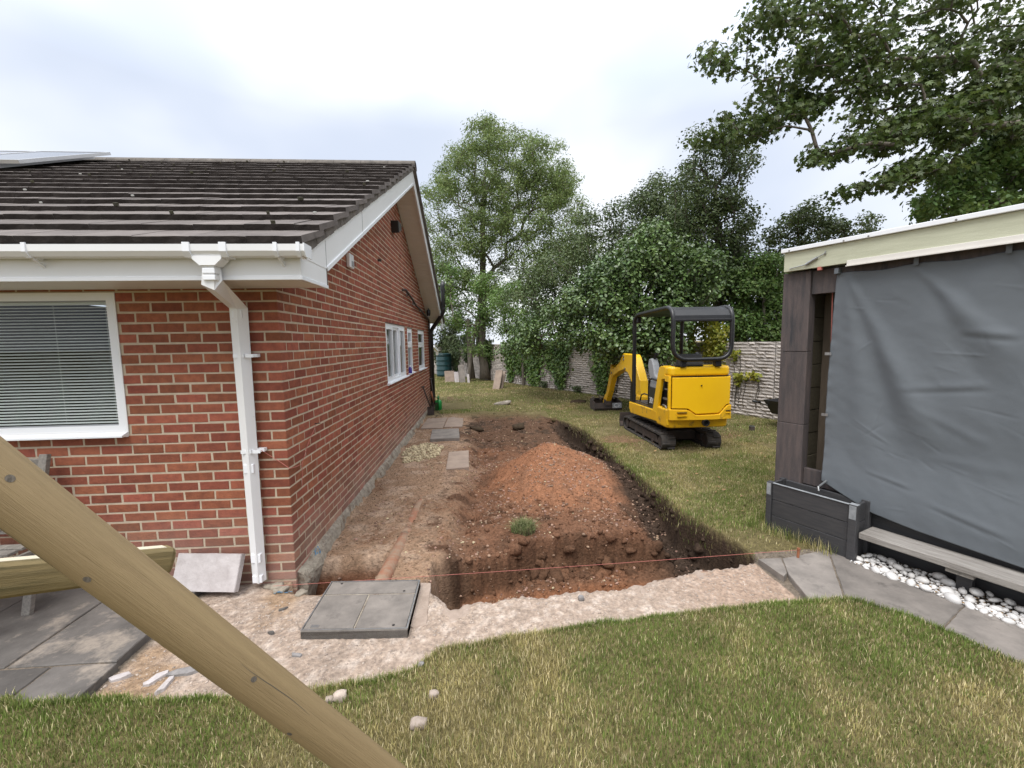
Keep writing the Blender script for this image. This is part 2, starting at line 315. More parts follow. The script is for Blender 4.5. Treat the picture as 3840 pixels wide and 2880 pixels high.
# ---------------------------------------------------------------- ground, lawn, excavation
FRONT = np.array([(1.06, -.20), (1.135, -.265), (1.25, -.45), (1.40, -.40), (1.6, -.36), (2.01, -.35), (2.35, -.33), (2.75, -.27), (3.05, -.22), (3.26, -.17), (3.5, -.10), (3.76, -.04)])
LEDGE = np.array([(1.10, .24), (1.24, .36), (1.5, .50), (1.87, .68), (2.3, .80), (2.8, .80), (3.2, .72), (3.7, .62)])
LAWN = np.array([(-9, -1.10), (-1.0, -1.12), (-.07, -1.17), (.5, -1.19), (.95, -1.12), (1.10, -1.07), (1.22, -.95), (1.6, -.87), (2.236, -.79), (3.0, -.73), (3.775, -.69), (4.04, -.71), (4.16, -.84), (4.26, -.98), (4.34, -1.15), (4.42, -1.355), (4.60, -1.75), (5.2, -3.0), (9, -11)])
def curve(C, x): return np.interp(x, C[:, 0], C[:, 1])
def cut_x(y): return 3.585+.035*fbm(y, y*0+3, 2.2, 4, 5)+.02*fbm(y, y*0+9, 11, 3, 8)-.25*ss(5.0, 6.3, y)-.5*ss(6.0, 7.5, y)+.19*ss(.95, -.05, y)
def front_edge(x):
    k = fbm(x, x*0+2, 3.1, 2, 3); return curve(FRONT, x)+.05*(np.floor(k*4)/4)+.022*fbm(x, x*0, 13, 3, 4)+.010*fbm(x, x*0+4, 40, 2, 5)
def ground_z(x, y, fine=True):
    x = np.asarray(x, float); y = np.asarray(y, float)
    # the level round about: lawn, hardcore strip, rough far lawn
    z = np.full(np.broadcast(x, y).shape, -.05)+.008*fbm(x, y, 1.1, 3, 1)
    fr = front_edge(x)
    lw = curve(LAWN, x)+.03*fbm(x, x*0+7, 7, 4, 6)
    z = z+.028*(1-ss(lw-.05, lw+.02, y))
    strip = ss(lw-.012, lw+.035, y)*ss(-.72, -.68, x)*(1-ss(3.80, 3.86, x))*(y < np.where(x > 1.2, curve(FRONT, x)+.03, .4))
    z = z-.042*strip+strip*(.006*fbm(x, y, 14, 4, 11)+.004*fbm(x, y, 45, 2, 12))
    # dug side path along the gable and dug soil
    cx = cut_x(y)
    far = 7.6+.45*fbm(x, x*0, .9, 3, 21)+.25*fbm(x, x*0, 4, 3, 23)
    dug = ss(.02, .05, x)*(1-ss(-.075+.03*fbm(x, y, 9, 3, 55), .005, x-cx))*ss(-.02, .02, y-fr)*(1-ss(-.7, .2, y-far))
    pth = -.105+.012*fbm(x, y, 2.6, 4, 31)+.006*fbm(x, y, 15, 3, 32)
    inn = -.235+.05*fbm(x, y, 1.4, 4, 41)+.035*fbm(x, y, 5, 4, 42)+.10*ss(4.4, 6.8, y)
    inn = inn-.26*ss(.56, .14, cx-x)*(1-ss(5.6, 6.6, y))                            # gully beside the cut
    edge = 1.12+.10*fbm(y, y*0+1, 1.6, 3, 51)+.12*ss(.9, 2.5, y)
    k = ss(-.06, .16, x-edge); zd = pth*(1-k)+inn*k
    # rounded spoil heap
    rx = np.where(x < 2.45, 1.05, 1.40); ry = np.where(y < 2.65, 1.62, 1.35); r = np.sqrt(((x-2.45)/rx)**2+((y-2.65)/ry)**2)
    ang = np.arctan2(y-2.65, x-2.45); heap = .335-.66*(np.sqrt(r*r+.004)-.03)+.022*fbm(x, y, 3.0, 4, 61)+.03*np.clip(r, 0, 1)*fbm(ang*2.2, r*1.2, 2.2, 3, 62)
    zd = np.where(heap > zd-.05, np.maximum(zd, heap)+.012*np.exp(-((heap-zd)/.05)**2), zd)
    # ledge in front of the heap
    zd = zd+.05*np.exp(-((y-1.05)/.28)**2)*ss(1.2, 1.5, x)*(1-ss(3.0, 3.3, x))
    lumps = ss(1.2, 1.35, x); zd = zd+lumps*(.035*fbm(x, y, 4.2, 4, 74)*ss(2.0, 1.4, y)+.024*fbm(x, y, 7, 4, 71)+.022*np.abs(fbm(x, y, 15, 3, 72))+.008*fbm(x, y, 40, 2, 73))
    # ruts of the tracked machine
    for tx, t0, t1 in ((1.97, 4.1, 8.1), (2.86, 4.6, 8.1)):
        xx = tx+.12*ss(4, 8, y); tr = ss(.17, .12, np.abs(x-xx))*ss(t0, t0+.3, y)*(1-ss(t1-.6, t1, y))
        zd = zd*(1-tr*.75)+tr*.75*(-.215+.06*(np.sin(y*2*math.pi/.19+.5*np.sin(x*9)) > .15)+.05*ss(5, 7, y))
    z = z*(1-dug)+zd*dug
    # front trench
    ld = curve(LEDGE, x)+.05*fbm(x, x*0+2, 3, 3, 81)+.03*fbm(x, x*0+5, 12, 3, 82)
    floor_ = -.68+.05*fbm(x, y, 3, 4, 83)+.12*ss(2.9, 3.6, x)+.02*fbm(x, y, 14, 3, 84)
    T = ss(-.01, .015, y-fr)*(1-ss(-.07, .02, y-ld+.07*fbm(x, y, 6, 4, 88)+.035*fbm(x, y, 17, 3, 89)))*ss(1.03, 1.13, x)*(1-ss(cx-.20, cx-.02, x+.04*fbm(x, y, 8, 3, 90)))
    z = z*(1-T)+(floor_+.11*(1-ss(.0, .1, ld-.25-y)))*T
    z = z-T*(1-T)*4*(.07*np.abs(fbm(x, y, 8, 3, 85))+.05*np.abs(fbm(x, y, 19, 3, 86)))+T*.02*fbm(x, y, 24, 3, 87)
    # small trench in the corner of the house
    q = ss(-.16, -.10, y+.02*fbm(x, x*0, 9, 3, 91))*(1-ss(.22, .40, y+.07*fbm(x, x*0+3, 5, 3, 92)))*ss(-.03, -.01, x)*(1-ss(.53, .64, x+.04*fbm(y, y*0, 7, 3, 93)))
    z = z*(1-q)+(-.52+.05*fbm(x, y, 6, 4, 94))*q
    return z
def soil_tint(x, y, z):
    n1 = fbm(x, y, 1.3, 4, 101); n2 = fbm(x, y, 6, 4, 102); n3 = fbm(x, y, 22, 3, 103); n4 = fbm(x, y, 70, 2, 104)
    def mixc(a, b, t): return a*(1-t[..., None])+np.array(b)*t[..., None]
    cx = cut_x(y); fr = curve(FRONT, x)
    c = np.zeros(x.shape+(3,))+np.array((.135, .112, .052))
    dry = ss(.0, .5, n1+.5*n2); c = mixc(c, (.20, .165, .085), dry*.7)
    # bare worn soil on the far lawn and round the machine
    wear = ss(.15, .5, fbm(x, y, .8, 4, 111)+.55*np.exp(-(((x-4.2)/1.1)**2+((y-7.3)/1.2)**2))+.5*np.exp(-(((x-3.9)/.5)**2+((y-4.8)/1.6)**2))-.25)
    c = mixc(c, (.19, .115, .07), wear*(x > 3.0)*(y > 2))
    lw = curve(LAWN, x)
    strip = ss(-.02, .04, y-lw)*ss(-.72, -.68, x)*(1-ss(3.80, 3.86, x))*(y < np.where(x > 1.2, curve(FRONT, x)+.03, .4))
    sc = np.zeros_like(c)+np.array((.39, .305, .245)); sc = mixc(sc, (.45, .375, .32), ss(.0, .5, n3)); sc = mixc(sc, (.28, .21, .16), ss(.15, .5, n2+.3*n1)*.4)
    sc = mixc(sc, (.30, .20, .12), ss(.25, .05, x)*ss(.0, .45, fbm(x, y, 2.6, 3, 121))*.8); sc = mixc(sc, (.20, .16, .13), ss(.28, .5, fbm(x, y, 3.4, 3, 123))*.3)
    sc = mixc(sc, (.36, .255, .19), ss(2.6, 3.4, x)*.7)
    c = mixc(c, (0, 0, 0), strip)+sc*strip[..., None]
    bed = ((x > 3.72) & (y > lw) & (y < .02) | (x < -.60) & (y > lw) & (y < .05)).astype(float); c = mixc(c, (.17, .14, .11), bed)
    far = 7.6+.45*fbm(x, x*0, .9, 3, 21)+.25*fbm(x, x*0, 4, 3, 23)
    dug = ss(.0, .04, x)*(1-ss(-.018, .004, x-cx))*ss(-.02, .02, y-fr)*(1-ss(-.55, .35, y-far))
    p = np.zeros_like(c)+np.array((.29, .19, .125)); p = mixc(p, (.37, .265, .19), ss(-.1, .4, n2)); p = mixc(p, (.16, .085, .05), ss(.1, .5, n1+.4*n3)*.8)
    s = np.zeros_like(c)+np.array((.155, .080, .048)); s = mixc(s, (.21, .098, .052), ss(-.1, .5, n1)); s = mixc(s, (.085, .048, .03), ss(.0, .5, n2+.3*n1)*.75)
    farb = ss(4.0, 5.0, y); s = mixc(s, (.105, .064, .042), farb*.85); s = mixc(s, (.06, .042, .03), farb*ss(.1, .4, n2)*.8)
    rx = np.where(x < 2.45, 1.05, 1.40); ry = np.where(y < 2.65, 1.62, 1.35); r = np.sqrt(((x-2.45)/rx)**2+((y-2.65)/ry)**2)
    s = mixc(s, (.262, .124, .068), ss(.98, .62, r+.12*n2)*.9); s = mixc(s, (.19, .10, .06), ss(.98, .62, r)*ss(.1, .5, n2)*.6)
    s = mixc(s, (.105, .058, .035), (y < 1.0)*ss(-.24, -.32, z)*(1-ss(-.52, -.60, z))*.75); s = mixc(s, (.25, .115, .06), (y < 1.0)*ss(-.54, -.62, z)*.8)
    edge = 1.10+.10*fbm(y, y*0+1, 1.6, 3, 51)+.12*ss(.9, 2.5, y); k = np.clip(ss(-.22, .24, x-edge+.26*n1+.22*n2+.08*n3)+.5*ss(.75, 1.0, x)*ss(.1, .4, n2), 0, 1); pd = p*(1-k[..., None])+s*k[..., None]
    cutk = np.exp(-np.clip(cx-.12-x, 0, 9)/.20)*(1-ss(5.5, 7.0, y)); top = ss(.05, .5, cutk+.12*n2)
    pd = mixc(pd, (.042, .029, .021), top*.95)
    pd = mixc(pd, (.07, .045, .03), np.exp(-((x-1.22)/.09)**2-((y-.28)/.22)**2)*np.clip(.45+.8*n2, 0, .8))
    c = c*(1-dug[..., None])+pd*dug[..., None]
    lt = ss(-.16, -.10, y)*(1-ss(.30, .45, y))*ss(-.02, .0, x)*(1-ss(.55, .62, x)); c = mixc(c, (.15, .068, .038), lt*ss(-.16, -.26, z))
    # soil thrown on the far lawn
    th = ss(.12, .4, fbm(x, y*1.6, .75, 4, 131)-.35-.9*np.abs(y-11.5)/4+.35)*(x > .3)*(x < 5.5)*ss(8.5, 9.5, y)*(1-ss(13, 15, y))
    c = mixc(c, (.12, .075, .045), th)
    return np.clip(c*(1+.22*n3+.16*n4)[..., None], .004, .9)

def lines(*seg):
    a = []
    for x0, x1, st in seg: a.append(np.arange(x0, x1, st))
    return np.concatenate(a+[np.array([seg[-1][1]])])
gx = lines((-400, -40, 60), (-40, -8, 4), (-8, -1.4, .5), (-1.4, -.1, .045), (-.1, 3.9, .0165), (3.9, 5.6, .05), (5.6, 12, .2), (12, 40, 4), (40, 400, 60))
gy = lines((-400, -40, 60), (-40, -6, 4), (-6, -1.4, .25), (-1.4, -.62, .03), (-.62, 3.6, .0165), (3.6, 8.6, .033), (8.6, 16, .12), (16, 26, .5), (26, 40, 3), (40, 400, 60))
GX, GY = np.meshgrid(gx, gy); GZ = ground_z(GX, GY)
houseA = (GX < -.0)*(GY > .1); GZ = np.where(houseA > 0, -.16, GZ)
nx, ny = len(gx), len(gy); idx = np.arange(nx*ny).reshape(ny, nx)
F = np.stack([idx[:-1, :-1], idx[:-1, 1:], idx[1:, 1:], idx[1:, :-1]], -1).reshape(-1, 4)
V = np.stack([GX, GY, GZ], -1).reshape(-1, 3)
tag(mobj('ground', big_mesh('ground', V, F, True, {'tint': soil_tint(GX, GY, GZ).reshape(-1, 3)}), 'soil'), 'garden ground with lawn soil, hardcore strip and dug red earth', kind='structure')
def gz(x, y): return float(ground_z(np.array([x]), np.array([y]))[0])

# grass: blades over the lawns, one mass
def blades(P, h, w, cols, lean=.6):
    n = len(P); a = rng.uniform(0, 2*np.pi, n); d = np.stack([np.cos(a), np.sin(a), np.zeros(n)], 1); s = np.stack([-d[:, 1], d[:, 0], d[:, 2]], 1)
    h = h[:, None]; w = w[:, None]; ln = (rng.uniform(.1, 1, n)*lean)[:, None]; up = np.array([0, 0, 1.])
    m = P+up*h*.55+d*h*ln*.3; t = P+up*h*(1-.35*ln**2)+d*h*ln
    V = np.stack([P-s*w, P+s*w, m-s*w*.75, m+s*w*.75, t], 1).reshape(-1, 3); k = np.arange(n)[:, None]*5
    F = np.concatenate([k+np.array([[0, 1, 3]]), k+np.array([[0, 3, 2]]), k+np.array([[2, 3, 4]])], 0)
    return V, F, np.repeat(cols, 5, 0)
def grass_colors(x, y):
    n = len(x); dry = ss(-.18, .55, fbm(x, y, 1.2, 4, 201)+.6*fbm(x, y, 5, 3, 202)+rng.normal(0, .28, n)); straw = rng.random(n) < .08+.14*dry
    g = np.array((.122, .162, .040))[None]*rng.uniform(.65, 1.35, (n, 1)); d = np.array((.29, .245, .110))[None]*rng.uniform(.7, 1.3, (n, 1))
    c = g*(1-dry[:, None])+d*dry[:, None]; c[straw] = np.array((.50, .43, .26))*rng.uniform(.8, 1.25, (straw.sum(), 1)); return c
def scatter(n, x0, x1, y0, y1, ok):
    x = rng.uniform(x0, x1, n); y = rng.uniform(y0, y1, n); m = ok(x, y); return x[m], y[m]
SHED_TH = R_(24.5); SH_O = np.array([4.47, -.21]); SH_A = np.array([math.sin(SHED_TH), -math.cos(SHED_TH)]); SH_N = np.array([math.cos(SHED_TH), math.sin(SHED_TH)])
def in_shed(x, y, pad=0.):
    s = (x-SH_O[0])*SH_A[0]+(y-SH_O[1])*SH_A[1]; n = (x-SH_O[0])*SH_N[0]+(y-SH_O[1])*SH_N[1]; return (n > -pad) & (s > -.80-pad)
def vis(x, y, m=60):
    q = proj(np.stack([x, y, np.zeros_like(x)-.03], 1)); return (q[:, 2] > .2) & (q[:, 0] > -m) & (q[:, 0] < 2212+m) & (q[:, 1] < 1659+2*m)
LV, LF, LC = [], [], []; off = 0
def put_grass(x, y, hm, wm):
    global off
    z = ground_z(x, y)-.004; n = len(x); b = 1+.3*fbm(x, y, 2.4, 3, 203)
    V, F, C = blades(np.stack([x, y, z], 1), hm*b*rng.uniform(.5, 1.35, n), wm*rng.uniform(.6, 1.3, n), grass_colors(x, y)); LV.append(V); LF.append(F+off); LC.append(C); off += len(V)
front_lawn = lambda x, y: (y < curve(LAWN, x)+.03*fbm(x, x*0+7, 7, 4, 6)+.02+.02*fbm(x, x*0+3, 25, 2, 9)) & vis(x, y)
x, y = scatter(190000, -1.4, 4.9, -2.35, -.65, front_lawn); put_grass(x, y, .033, .0019)
x, y = scatter(60000, -1.6, 4.9, -3.4, -2.2, front_lawn); put_grass(x, y, .033, .0021)
def side_lawn(x, y):
    bare = ss(.05, .45, fbm(x, y, .9, 4, 205)+.9*np.exp(-(((x-4.25)/.8)**2+((y-7.4)/1.0)**2))+.65*np.exp(-(((x-3.95)/.35)**2+((y-4.6)/1.4)**2))-.15)
    return (x > cut_x(y)-.025+.03*fbm(y, x*0, 14, 3, 207)) & (y > -.06+.05*(x-3.75)) & ~in_shed(x, y) & vis(x, y) & (rng.random(len(x)) > .85*bare)
x, y = scatter(90000, 3.45, 6.2, -.1, 4.0, side_lawn); put_grass(x, y, .032, .0024)
x, y = scatter(70000, 3.1, 9.0, 3.6, 9.0, side_lawn); put_grass(x, y, .032, .0034)
far_ok = lambda x, y: vis(x, y) & (y > 7.9+.45*fbm(x, x*0, .9, 3, 21)+.35*fbm(x, x*0, 4, 3, 23)) & ~((x < 1.15) & (y < 9.7)) & (rng.random(len(x)) > .9*ss(.0, .4, fbm(x, y*1.6, .75, 4, 131)-.9*np.abs(y-11.5)/4))
x, y = scatter(90000, -2.5, 7.5, 7.6, 22, far_ok); put_grass(x, y, .04, .0055)
x = rng.uniform(-1.2, 4.6, 9000); y = curve(LAWN, x)+.03*fbm(x, x*0+7, 7, 4, 6)+rng.normal(-.005, .022, 9000); put_grass(x, y, .044, .0017)
# tufts on the path edge and on the cut edge
x, y = scatter(2600, .35, 1.15, 7.7, 8.2, lambda x, y: (fbm(x, y, 2.2, 3, 209) > -.2)); put_grass(x, y, .045, .004)
x, y = scatter(9000, 3.40, 3.66, -.05, 6.2, lambda x, y: np.abs(x-cut_x(y)+.01) < .035); put_grass(x, y, .05, .0022)
x, y = scatter(2500, 3.85, 4.5, -.12, .75, lambda x, y: ~in_shed(x, y) & in_shed(x, y, .1)); put_grass(x, y, .10, .002)
tag(mobj('grass', big_mesh('grass', np.concatenate(LV), np.concatenate(LF), False, {'tint': np.concatenate(LC)}), 'grass_blade'), 'short patchy green and straw coloured lawn grass', 'grass', kind='stuff')

# small stones lying in the dug soil and on the hardcore
def ico():
    bm = bmesh.new(); bmesh.ops.create_icosphere(bm, subdivisions=1, radius=1); v = np.array([w.co[:] for w in bm.verts]); f = np.array([[w.index for w in q.verts] for q in bm.faces]); bm.free(); return v, f
def ico2(n=2):
    bm = bmesh.new(); bmesh.ops.create_icosphere(bm, subdivisions=n, radius=1); v = np.array([w.co[:] for w in bm.verts]); f = np.array([[w.index for w in q.verts] for q in bm.faces]); bm.free(); return v, f
IV, IF = ico()
def stones(x, y, r, sink=.35, flat=.65, jit=.25):
    n = len(x); z = ground_z(x, y); a = rng.uniform(0, 2*np.pi, n); sc = np.stack([r*rng.uniform(.8, 1.3, n), r*rng.uniform(.7, 1.1, n), r*flat*rng.uniform(.7, 1.2, n)], 1)
    V = IV[None]*(1+rng.uniform(-jit, jit, (n, len(IV), 1)))*sc[:, None, :]; c, s = np.cos(a)[:, None], np.sin(a)[:, None]
    X = V[..., 0]*c-V[..., 1]*s; Y = V[..., 0]*s+V[..., 1]*c; V = np.stack([X+x[:, None], Y+y[:, None], V[..., 2]+(z+r*flat*(1-2*sink))[:, None]], -1)
    return V.reshape(-1, 3), (np.arange(n)[:, None, None]*len(IV)+IF[None]).reshape(-1, 3), np.repeat(rng.random(n), len(IV))
def stone_mass(name, label, mt, x, y, r, smooth=False, **k):
    V, F, a = stones(x, y, r, **k); return tag(mobj(name, big_mesh(name, V, F, smooth, {'rnd': a}), mt), label, 'stones', kind='stuff')
def soil_ok(x, y): return (x > .08) & (x < cut_x(y)-.06) & (y > curve(FRONT, x)+.03) & (rng.random(len(x)) < np.where((x > 1.15) & (y < 3.9), 1., .35)*ss(-.45, .35, fbm(x, y, 2.5, 3, 77)))
x, y = scatter(24000, .08, 3.55, -.3, 7.2, soil_ok); stone_mass('gravel', 'small brown pebbles scattered through the dug red soil', 'gravel', x, y, .0035+.018*rng.random(len(x))**3.6, jit=.12, smooth=True, sink=.5)
x, y = scatter(700, .1, 3.4, 0, 6.5, soil_ok); stone_mass('stone_chips', 'pale stone chips lying on the dug soil and path', 'cream_stone', x, y, .006+.012*rng.random(len(x))**2)
strip_ok = lambda x, y: (y > curve(LAWN, x)+.02) & (y < curve(FRONT, np.maximum(x, 1.1))-.02) & ~((x > .28) & (x < 1.03) & (y > -.74) & (y < -.12))
x, y = scatter(8000, -.62, 3.7, -1.2, .0, strip_ok); stone_mass('crushed_hardcore', 'pinkish crushed hardcore on the strip beside the trench', 'rubble_stone', x, y, .0025+.009*rng.random(len(x))**3.5, flat=.6, sink=.5)
x, y = scatter(1500, .12, 1.05, 3.3, 4.75, lambda x, y: ((x-.42)/.34)**2+((y-4.0)/.62)**2 < 1.0+.5*fbm(x, y, 5, 3, 3)); stone_mass('cream_rubble', 'heap of small cream mortar rubble beside the gable wall', 'cream_stone', x, y, .010+.024*rng.random(len(x))**2, flat=.7, sink=.2)
x, y = scatter(420, .15, 1.1, 6.2, 8.3, lambda x, y: fbm(x, y, 2.5, 3, 5) > .05); stone_mass('dark_crumbs', 'dark soil crumbs strewn on the far flags by the wall', 'rust_steel', x, y, .006+.014*rng.random(len(x))**2)
# clods of turned earth
x, y = scatter(1300, 1.2, 3.5, 4.3, 8.2, soil_ok)
x2, y2 = scatter(260, .8, 5.2, 9.6, 13, lambda x, y: fbm(x, y*1.6, .75, 4, 131)-.9*np.abs(y-11.5)/4 > -.15)
x3, y3 = scatter(700, 3.32, 3.6, .0, 6, lambda x, y: x < cut_x(y)-.02); x4, y4 = scatter(300, 1.2, 3.4, .3, 1.6, soil_ok)
x = np.concatenate([x, x2, x3, x4]); y = np.concatenate([y, y2, y3, y4]); V, F, a = stones(x, y, (.008+.034*rng.random(len(x))**3), sink=.45, flat=.75, jit=.35)
cc = np.repeat(soil_tint(x, y, ground_z(x, y))*.9, len(IV), 0); tag(mobj('soil_clods', big_mesh('soil_clods', V, F, False, {'tint': cc}), 'soil'), 'clods of turned brown earth round the excavation', 'soil', kind='stuff')

# crumbs of earth over everything dug
x, y = scatter(30000, .06, 3.55, -.35, 7.6, lambda x, y: (x < cut_x(y)-.02) & (y > curve(FRONT, x)+.015) & (rng.random(len(x)) < np.where(y < 3, 1, .6)) & ~((x > .1) & (x < .55) & (y < .3) & (rng.random(len(x)) < .5)))
V, F, a = stones(x, y, .0022+.0085*rng.random(len(x))**2.5, sink=.3, flat=.8, jit=.3); cc = np.repeat(soil_tint(x, y, ground_z(x, y))*rng.uniform(.6, 1.45, (len(x), 1)), len(IV), 0)
tag(mobj('earth_crumbs', big_mesh('earth_crumbs', V, F, False, {'tint': cc}), 'soil'), 'fine loose earth crumbs over the dug ground', 'soil', kind='stuff')

# bigger broken lumps on the trench wall, along the cut and round the heap
JV, JF = ico2(2)
def lumps_at(x, y, r, seed):
    n = len(x); z = ground_z(x, y); q = np.random.default_rng(seed); V = np.repeat(JV[None], n, 0); o = q.uniform(0, 50, (n, 1)); k = 1+.45*fbm(V[..., 0]*1.4+o, V[..., 1]*1.4+V[..., 2]*1.9+o, 1.2, 3, seed)+.30*fbm(V[..., 0]*3+o, V[..., 1]*3+V[..., 2]*4+o, 1.3, 3, seed+3)+q.uniform(-.09, .09, V.shape[:2])
    sc = r[:, None]*np.stack([q.uniform(.8, 1.5, n), q.uniform(.7, 1.1, n), q.uniform(.5, .9, n)], 1); V = V*k[..., None]*sc[:, None]; a = q.uniform(0, 6.3, n)[:, None]; c, s = np.cos(a), np.sin(a)
    V = np.stack([V[..., 0]*c-V[..., 1]*s+x[:, None], V[..., 0]*s+V[..., 1]*c+y[:, None], V[..., 2]+z[:, None]-.34*r[:, None]], -1)
    T_ = soil_tint(V[..., 0], V[..., 1], V[..., 2])*.4+soil_tint(x, y, z)[:, None]*.6
    return V.reshape(-1, 3), (np.arange(n)[:, None, None]*len(JV)+JF[None]).reshape(-1, 3), (T_*q.uniform(.75, 1.2, (n, 1, 1))).reshape(-1, 3)
xa = rng.uniform(1.2, 3.5, 150); ya = curve(LEDGE, xa)+rng.normal(-.06, .07, 150)
yb = rng.uniform(.2, 6.2, 130); xb = cut_x(yb)-np.abs(rng.normal(.07, .07, 130))-.02
xc = rng.uniform(1.25, 3.3, 110); yc = rng.uniform(.75, 1.7, 110)
xd = rng.uniform(1.2, 3.2, 120); yd = rng.uniform(4.4, 8.0, 120)
xe = rng.uniform(1.15, 3.4, 60); ye = curve(FRONT, xe)+rng.uniform(.1, .5, 60)
x = np.concatenate([xa, xb, xc, xd, xe]); y = np.concatenate([ya, yb, yc, yd, ye]); r = np.concatenate([.015+.06*rng.random(150)**2.6, .015+.05*rng.random(130)**2, .012+.035*rng.random(110)**2, .015+.06*rng.random(120)**3, .012+.03*rng.random(60)**2])
V, F, C = lumps_at(x, y, r, 5); tag(mobj('earth_lumps', big_mesh('earth_lumps', V, F, False, {'tint': C}), 'soil'), 'broken lumps of red and dark earth in the excavation', 'soil', kind='stuff')
# ---------------------------------------------------------------- bungalow
house = thing('bungalow', 'red brick bungalow with grey tiled roof and white fascias', 'house', (0, 0, -.05))
H = lambda b, name, mt, parent=None, **k: b.obj(name, mt, parent or house, world=True, **k)
TAN = .487; TH = math.atan(TAN); CO, SI = math.cos(TH), math.sin(TH)
WF = (-2.95, -1.14, 1.12, 2.165)                                               # front window opening x0 x1 z0 z1
WG = [(3.56, 5.24, 1.115, 2.10), (5.50, 6.10, 1.13, 2.085), (6.92, 7.98, 1.115, 2.085)]   # gable windows y0 y1 z0 z1
b = B().box(-1.145, -.0028, .0028, .25, -.75, 2.3).box(-7, -1.145, .0028, .25, -.4, 1.115).box(-7, -2.955, .0028, .25, 1.115, 2.3).box(-2.955, -1.145, .0028, .25, 2.17, 2.3)
front_wall = H(b, 'front_wall', 'mortar')
b = B(); ys = [.25]+[v for w in WG for v in w[:2]]+[8.99]
for i in range(0, len(ys), 2): b.box(-.25, -.0028, ys[i], ys[i+1], -.75, 2.2)
for y0, y1, z0, z1 in WG: b.box(-.25, -.0028, y0, y1, -.75, z0); b.box(-.25, -.0028, y0, y1, z1, 2.2)
b.prism([(.02, 2.2), (8.99, 2.2), (8.99, 2.36), (4.5, 4.52), (.02, 2.36)], 'x', -.25, -.0028)
gable_wall = H(b, 'gable_wall', 'mortar')
H(B().box(-7, -.3, 8.75, 8.99, -.4, 2.2), 'rear_wall', 'brick')

def brick_mesh(L_, D, seed, Hh=.0625):
    r = random.Random(seed); j = lambda a: r.uniform(-a, a); l, h = L_/2-.0015, Hh/2; c = .0032
    bk = [(-l, D, -h), (l, D, -h), (l, D, h), (-l, D, h)]; ou = [(sx*l+j(.0014), .0036, sz*h+j(.0012)) for sx, sz in ((-1, -1), (1, -1), (1, 1), (-1, 1))]
    inn = [(x*(1-c/l)+j(.0015), j(.0012), z*(1-c/h)+j(.0015)) for x, _, z in ou]
    b = B(); b.add(bk+ou+inn, [(8, 9, 10, 11)]+[(4+i, 4+(i+1) % 4, 8+(i+1) % 4, 8+i) for i in range(4)]+[(i, (i+1) % 4, 4+(i+1) % 4, 4+i) for i in range(4)])
    me = b.mesh('brick'); me.materials.append(MATS['brick']); return me
BRK = {'s': [brick_mesh(.215, .05, k) for k in range(7)], 'h': [brick_mesh(.1025, .05, 50+k) for k in range(4)]}
def corner_mesh(lx, ly, seed):
    b = B().box(-lx, 0, 0, ly, -.0318, .0318); me = b.mesh('brick'); bm = bmesh.new(); bm.from_mesh(me); bmesh.ops.bevel(bm, geom=bm.edges[:], offset=.004, segments=1, affect='EDGES'); bm.to_mesh(me); bm.free(); me.materials.append(MATS['brick']); return me
CRN = {1: [corner_mesh(.215, .1025, 0)], 0: [corner_mesh(.1025, .215, 1)]}
bricks = []                                                                    # (wall, mesh, loc, rotz, scale_x)
def clip(a, c, holes):
    parts = [(a, c)]
    for h0, h1 in holes:
        q = []
        for u, v in parts:
            if v <= h0 or u >= h1: q.append((u, v))
            else:
                if u < h0-.02: q.append((u, h0))
                if v > h1+.02: q.append((h1, v))
        parts = q
    return [p for p in parts if p[1]-p[0] > .03]
for n in range(-5, 30):
    zc = n*.075+.0375; odd = n % 2
    bricks.append((front_wall, random.choice(CRN[odd]), (0, 0, zc), 0, 1.))
    x = -.225 if odd else -.1125
    while x > -3.4:
        holes = [(WF[0]-.01, WF[1]+.004)] if WF[2]-.005 < zc < WF[3]+.02 else []
        for u, v in clip(x-.215, x, holes): bricks.append((front_wall, random.choice(BRK['s'] if v-u > .16 else BRK['h']), ((u+v)/2, random.uniform(-.0012, .0012), zc+random.uniform(-.0012, .0012)), 0, (v-u)/(.215 if v-u > .16 else .1025)))
        x -= .225
for n in range(-5, 60):
    zc = n*.075+.0375; odd = n % 2; y = .1125 if odd else .225; ymax = 8.99
    if n >= 30: y = .0
    if n >= 30 and not odd: y = -.1
    while y < 9:
        holes = [(w[0]-.006, w[1]+.006) for w in WG if w[2]-.01 < zc < w[3]+.03]
        for u, v in clip(max(y, 0), min(y+.215, 9.0), holes):
            yc = (u+v)/2
            lim = 2.345+.478*(4.5-abs(4.5-yc))-.0
            if zc-.02 < lim: bricks.append((gable_wall, random.choice(BRK['s'] if v-u > .16 else BRK['h']), (random.uniform(-.0012, .0012), yc, zc+random.uniform(-.0012, .0012)), math.pi/2, (v-u)/(.215 if v-u > .16 else .1025)))
        y += .225
def bverts(bk):
    w, me, loc, rz, sx = bk; v = np.array([q.co[:] for q in me.vertices]); v[:, 0] *= sx
    if rz: v = np.stack([-v[:, 1], v[:, 0], v[:, 2]], 1)
    return v+np.array(loc)
def barea(bk):
    v = bverts(bk)[:8] if len(bk[1].vertices) < 14 else bverts(bk); q = proj(v); 
    if q[:, 2].min() < .3: return 0
    x0, x1, y0, y1 = q[:, 0].min(), q[:, 0].max(), q[:, 1].min(), q[:, 1].max()
    return (min(x1, 2212)-max(x0, 0))*(y1-y0) if x1 > 0 and y1 > 0 and bk[2][2] > -.12 else 0
order = sorted(range(len(bricks)), key=lambda i: -barea(bricks[i])); single = set(order[:298])
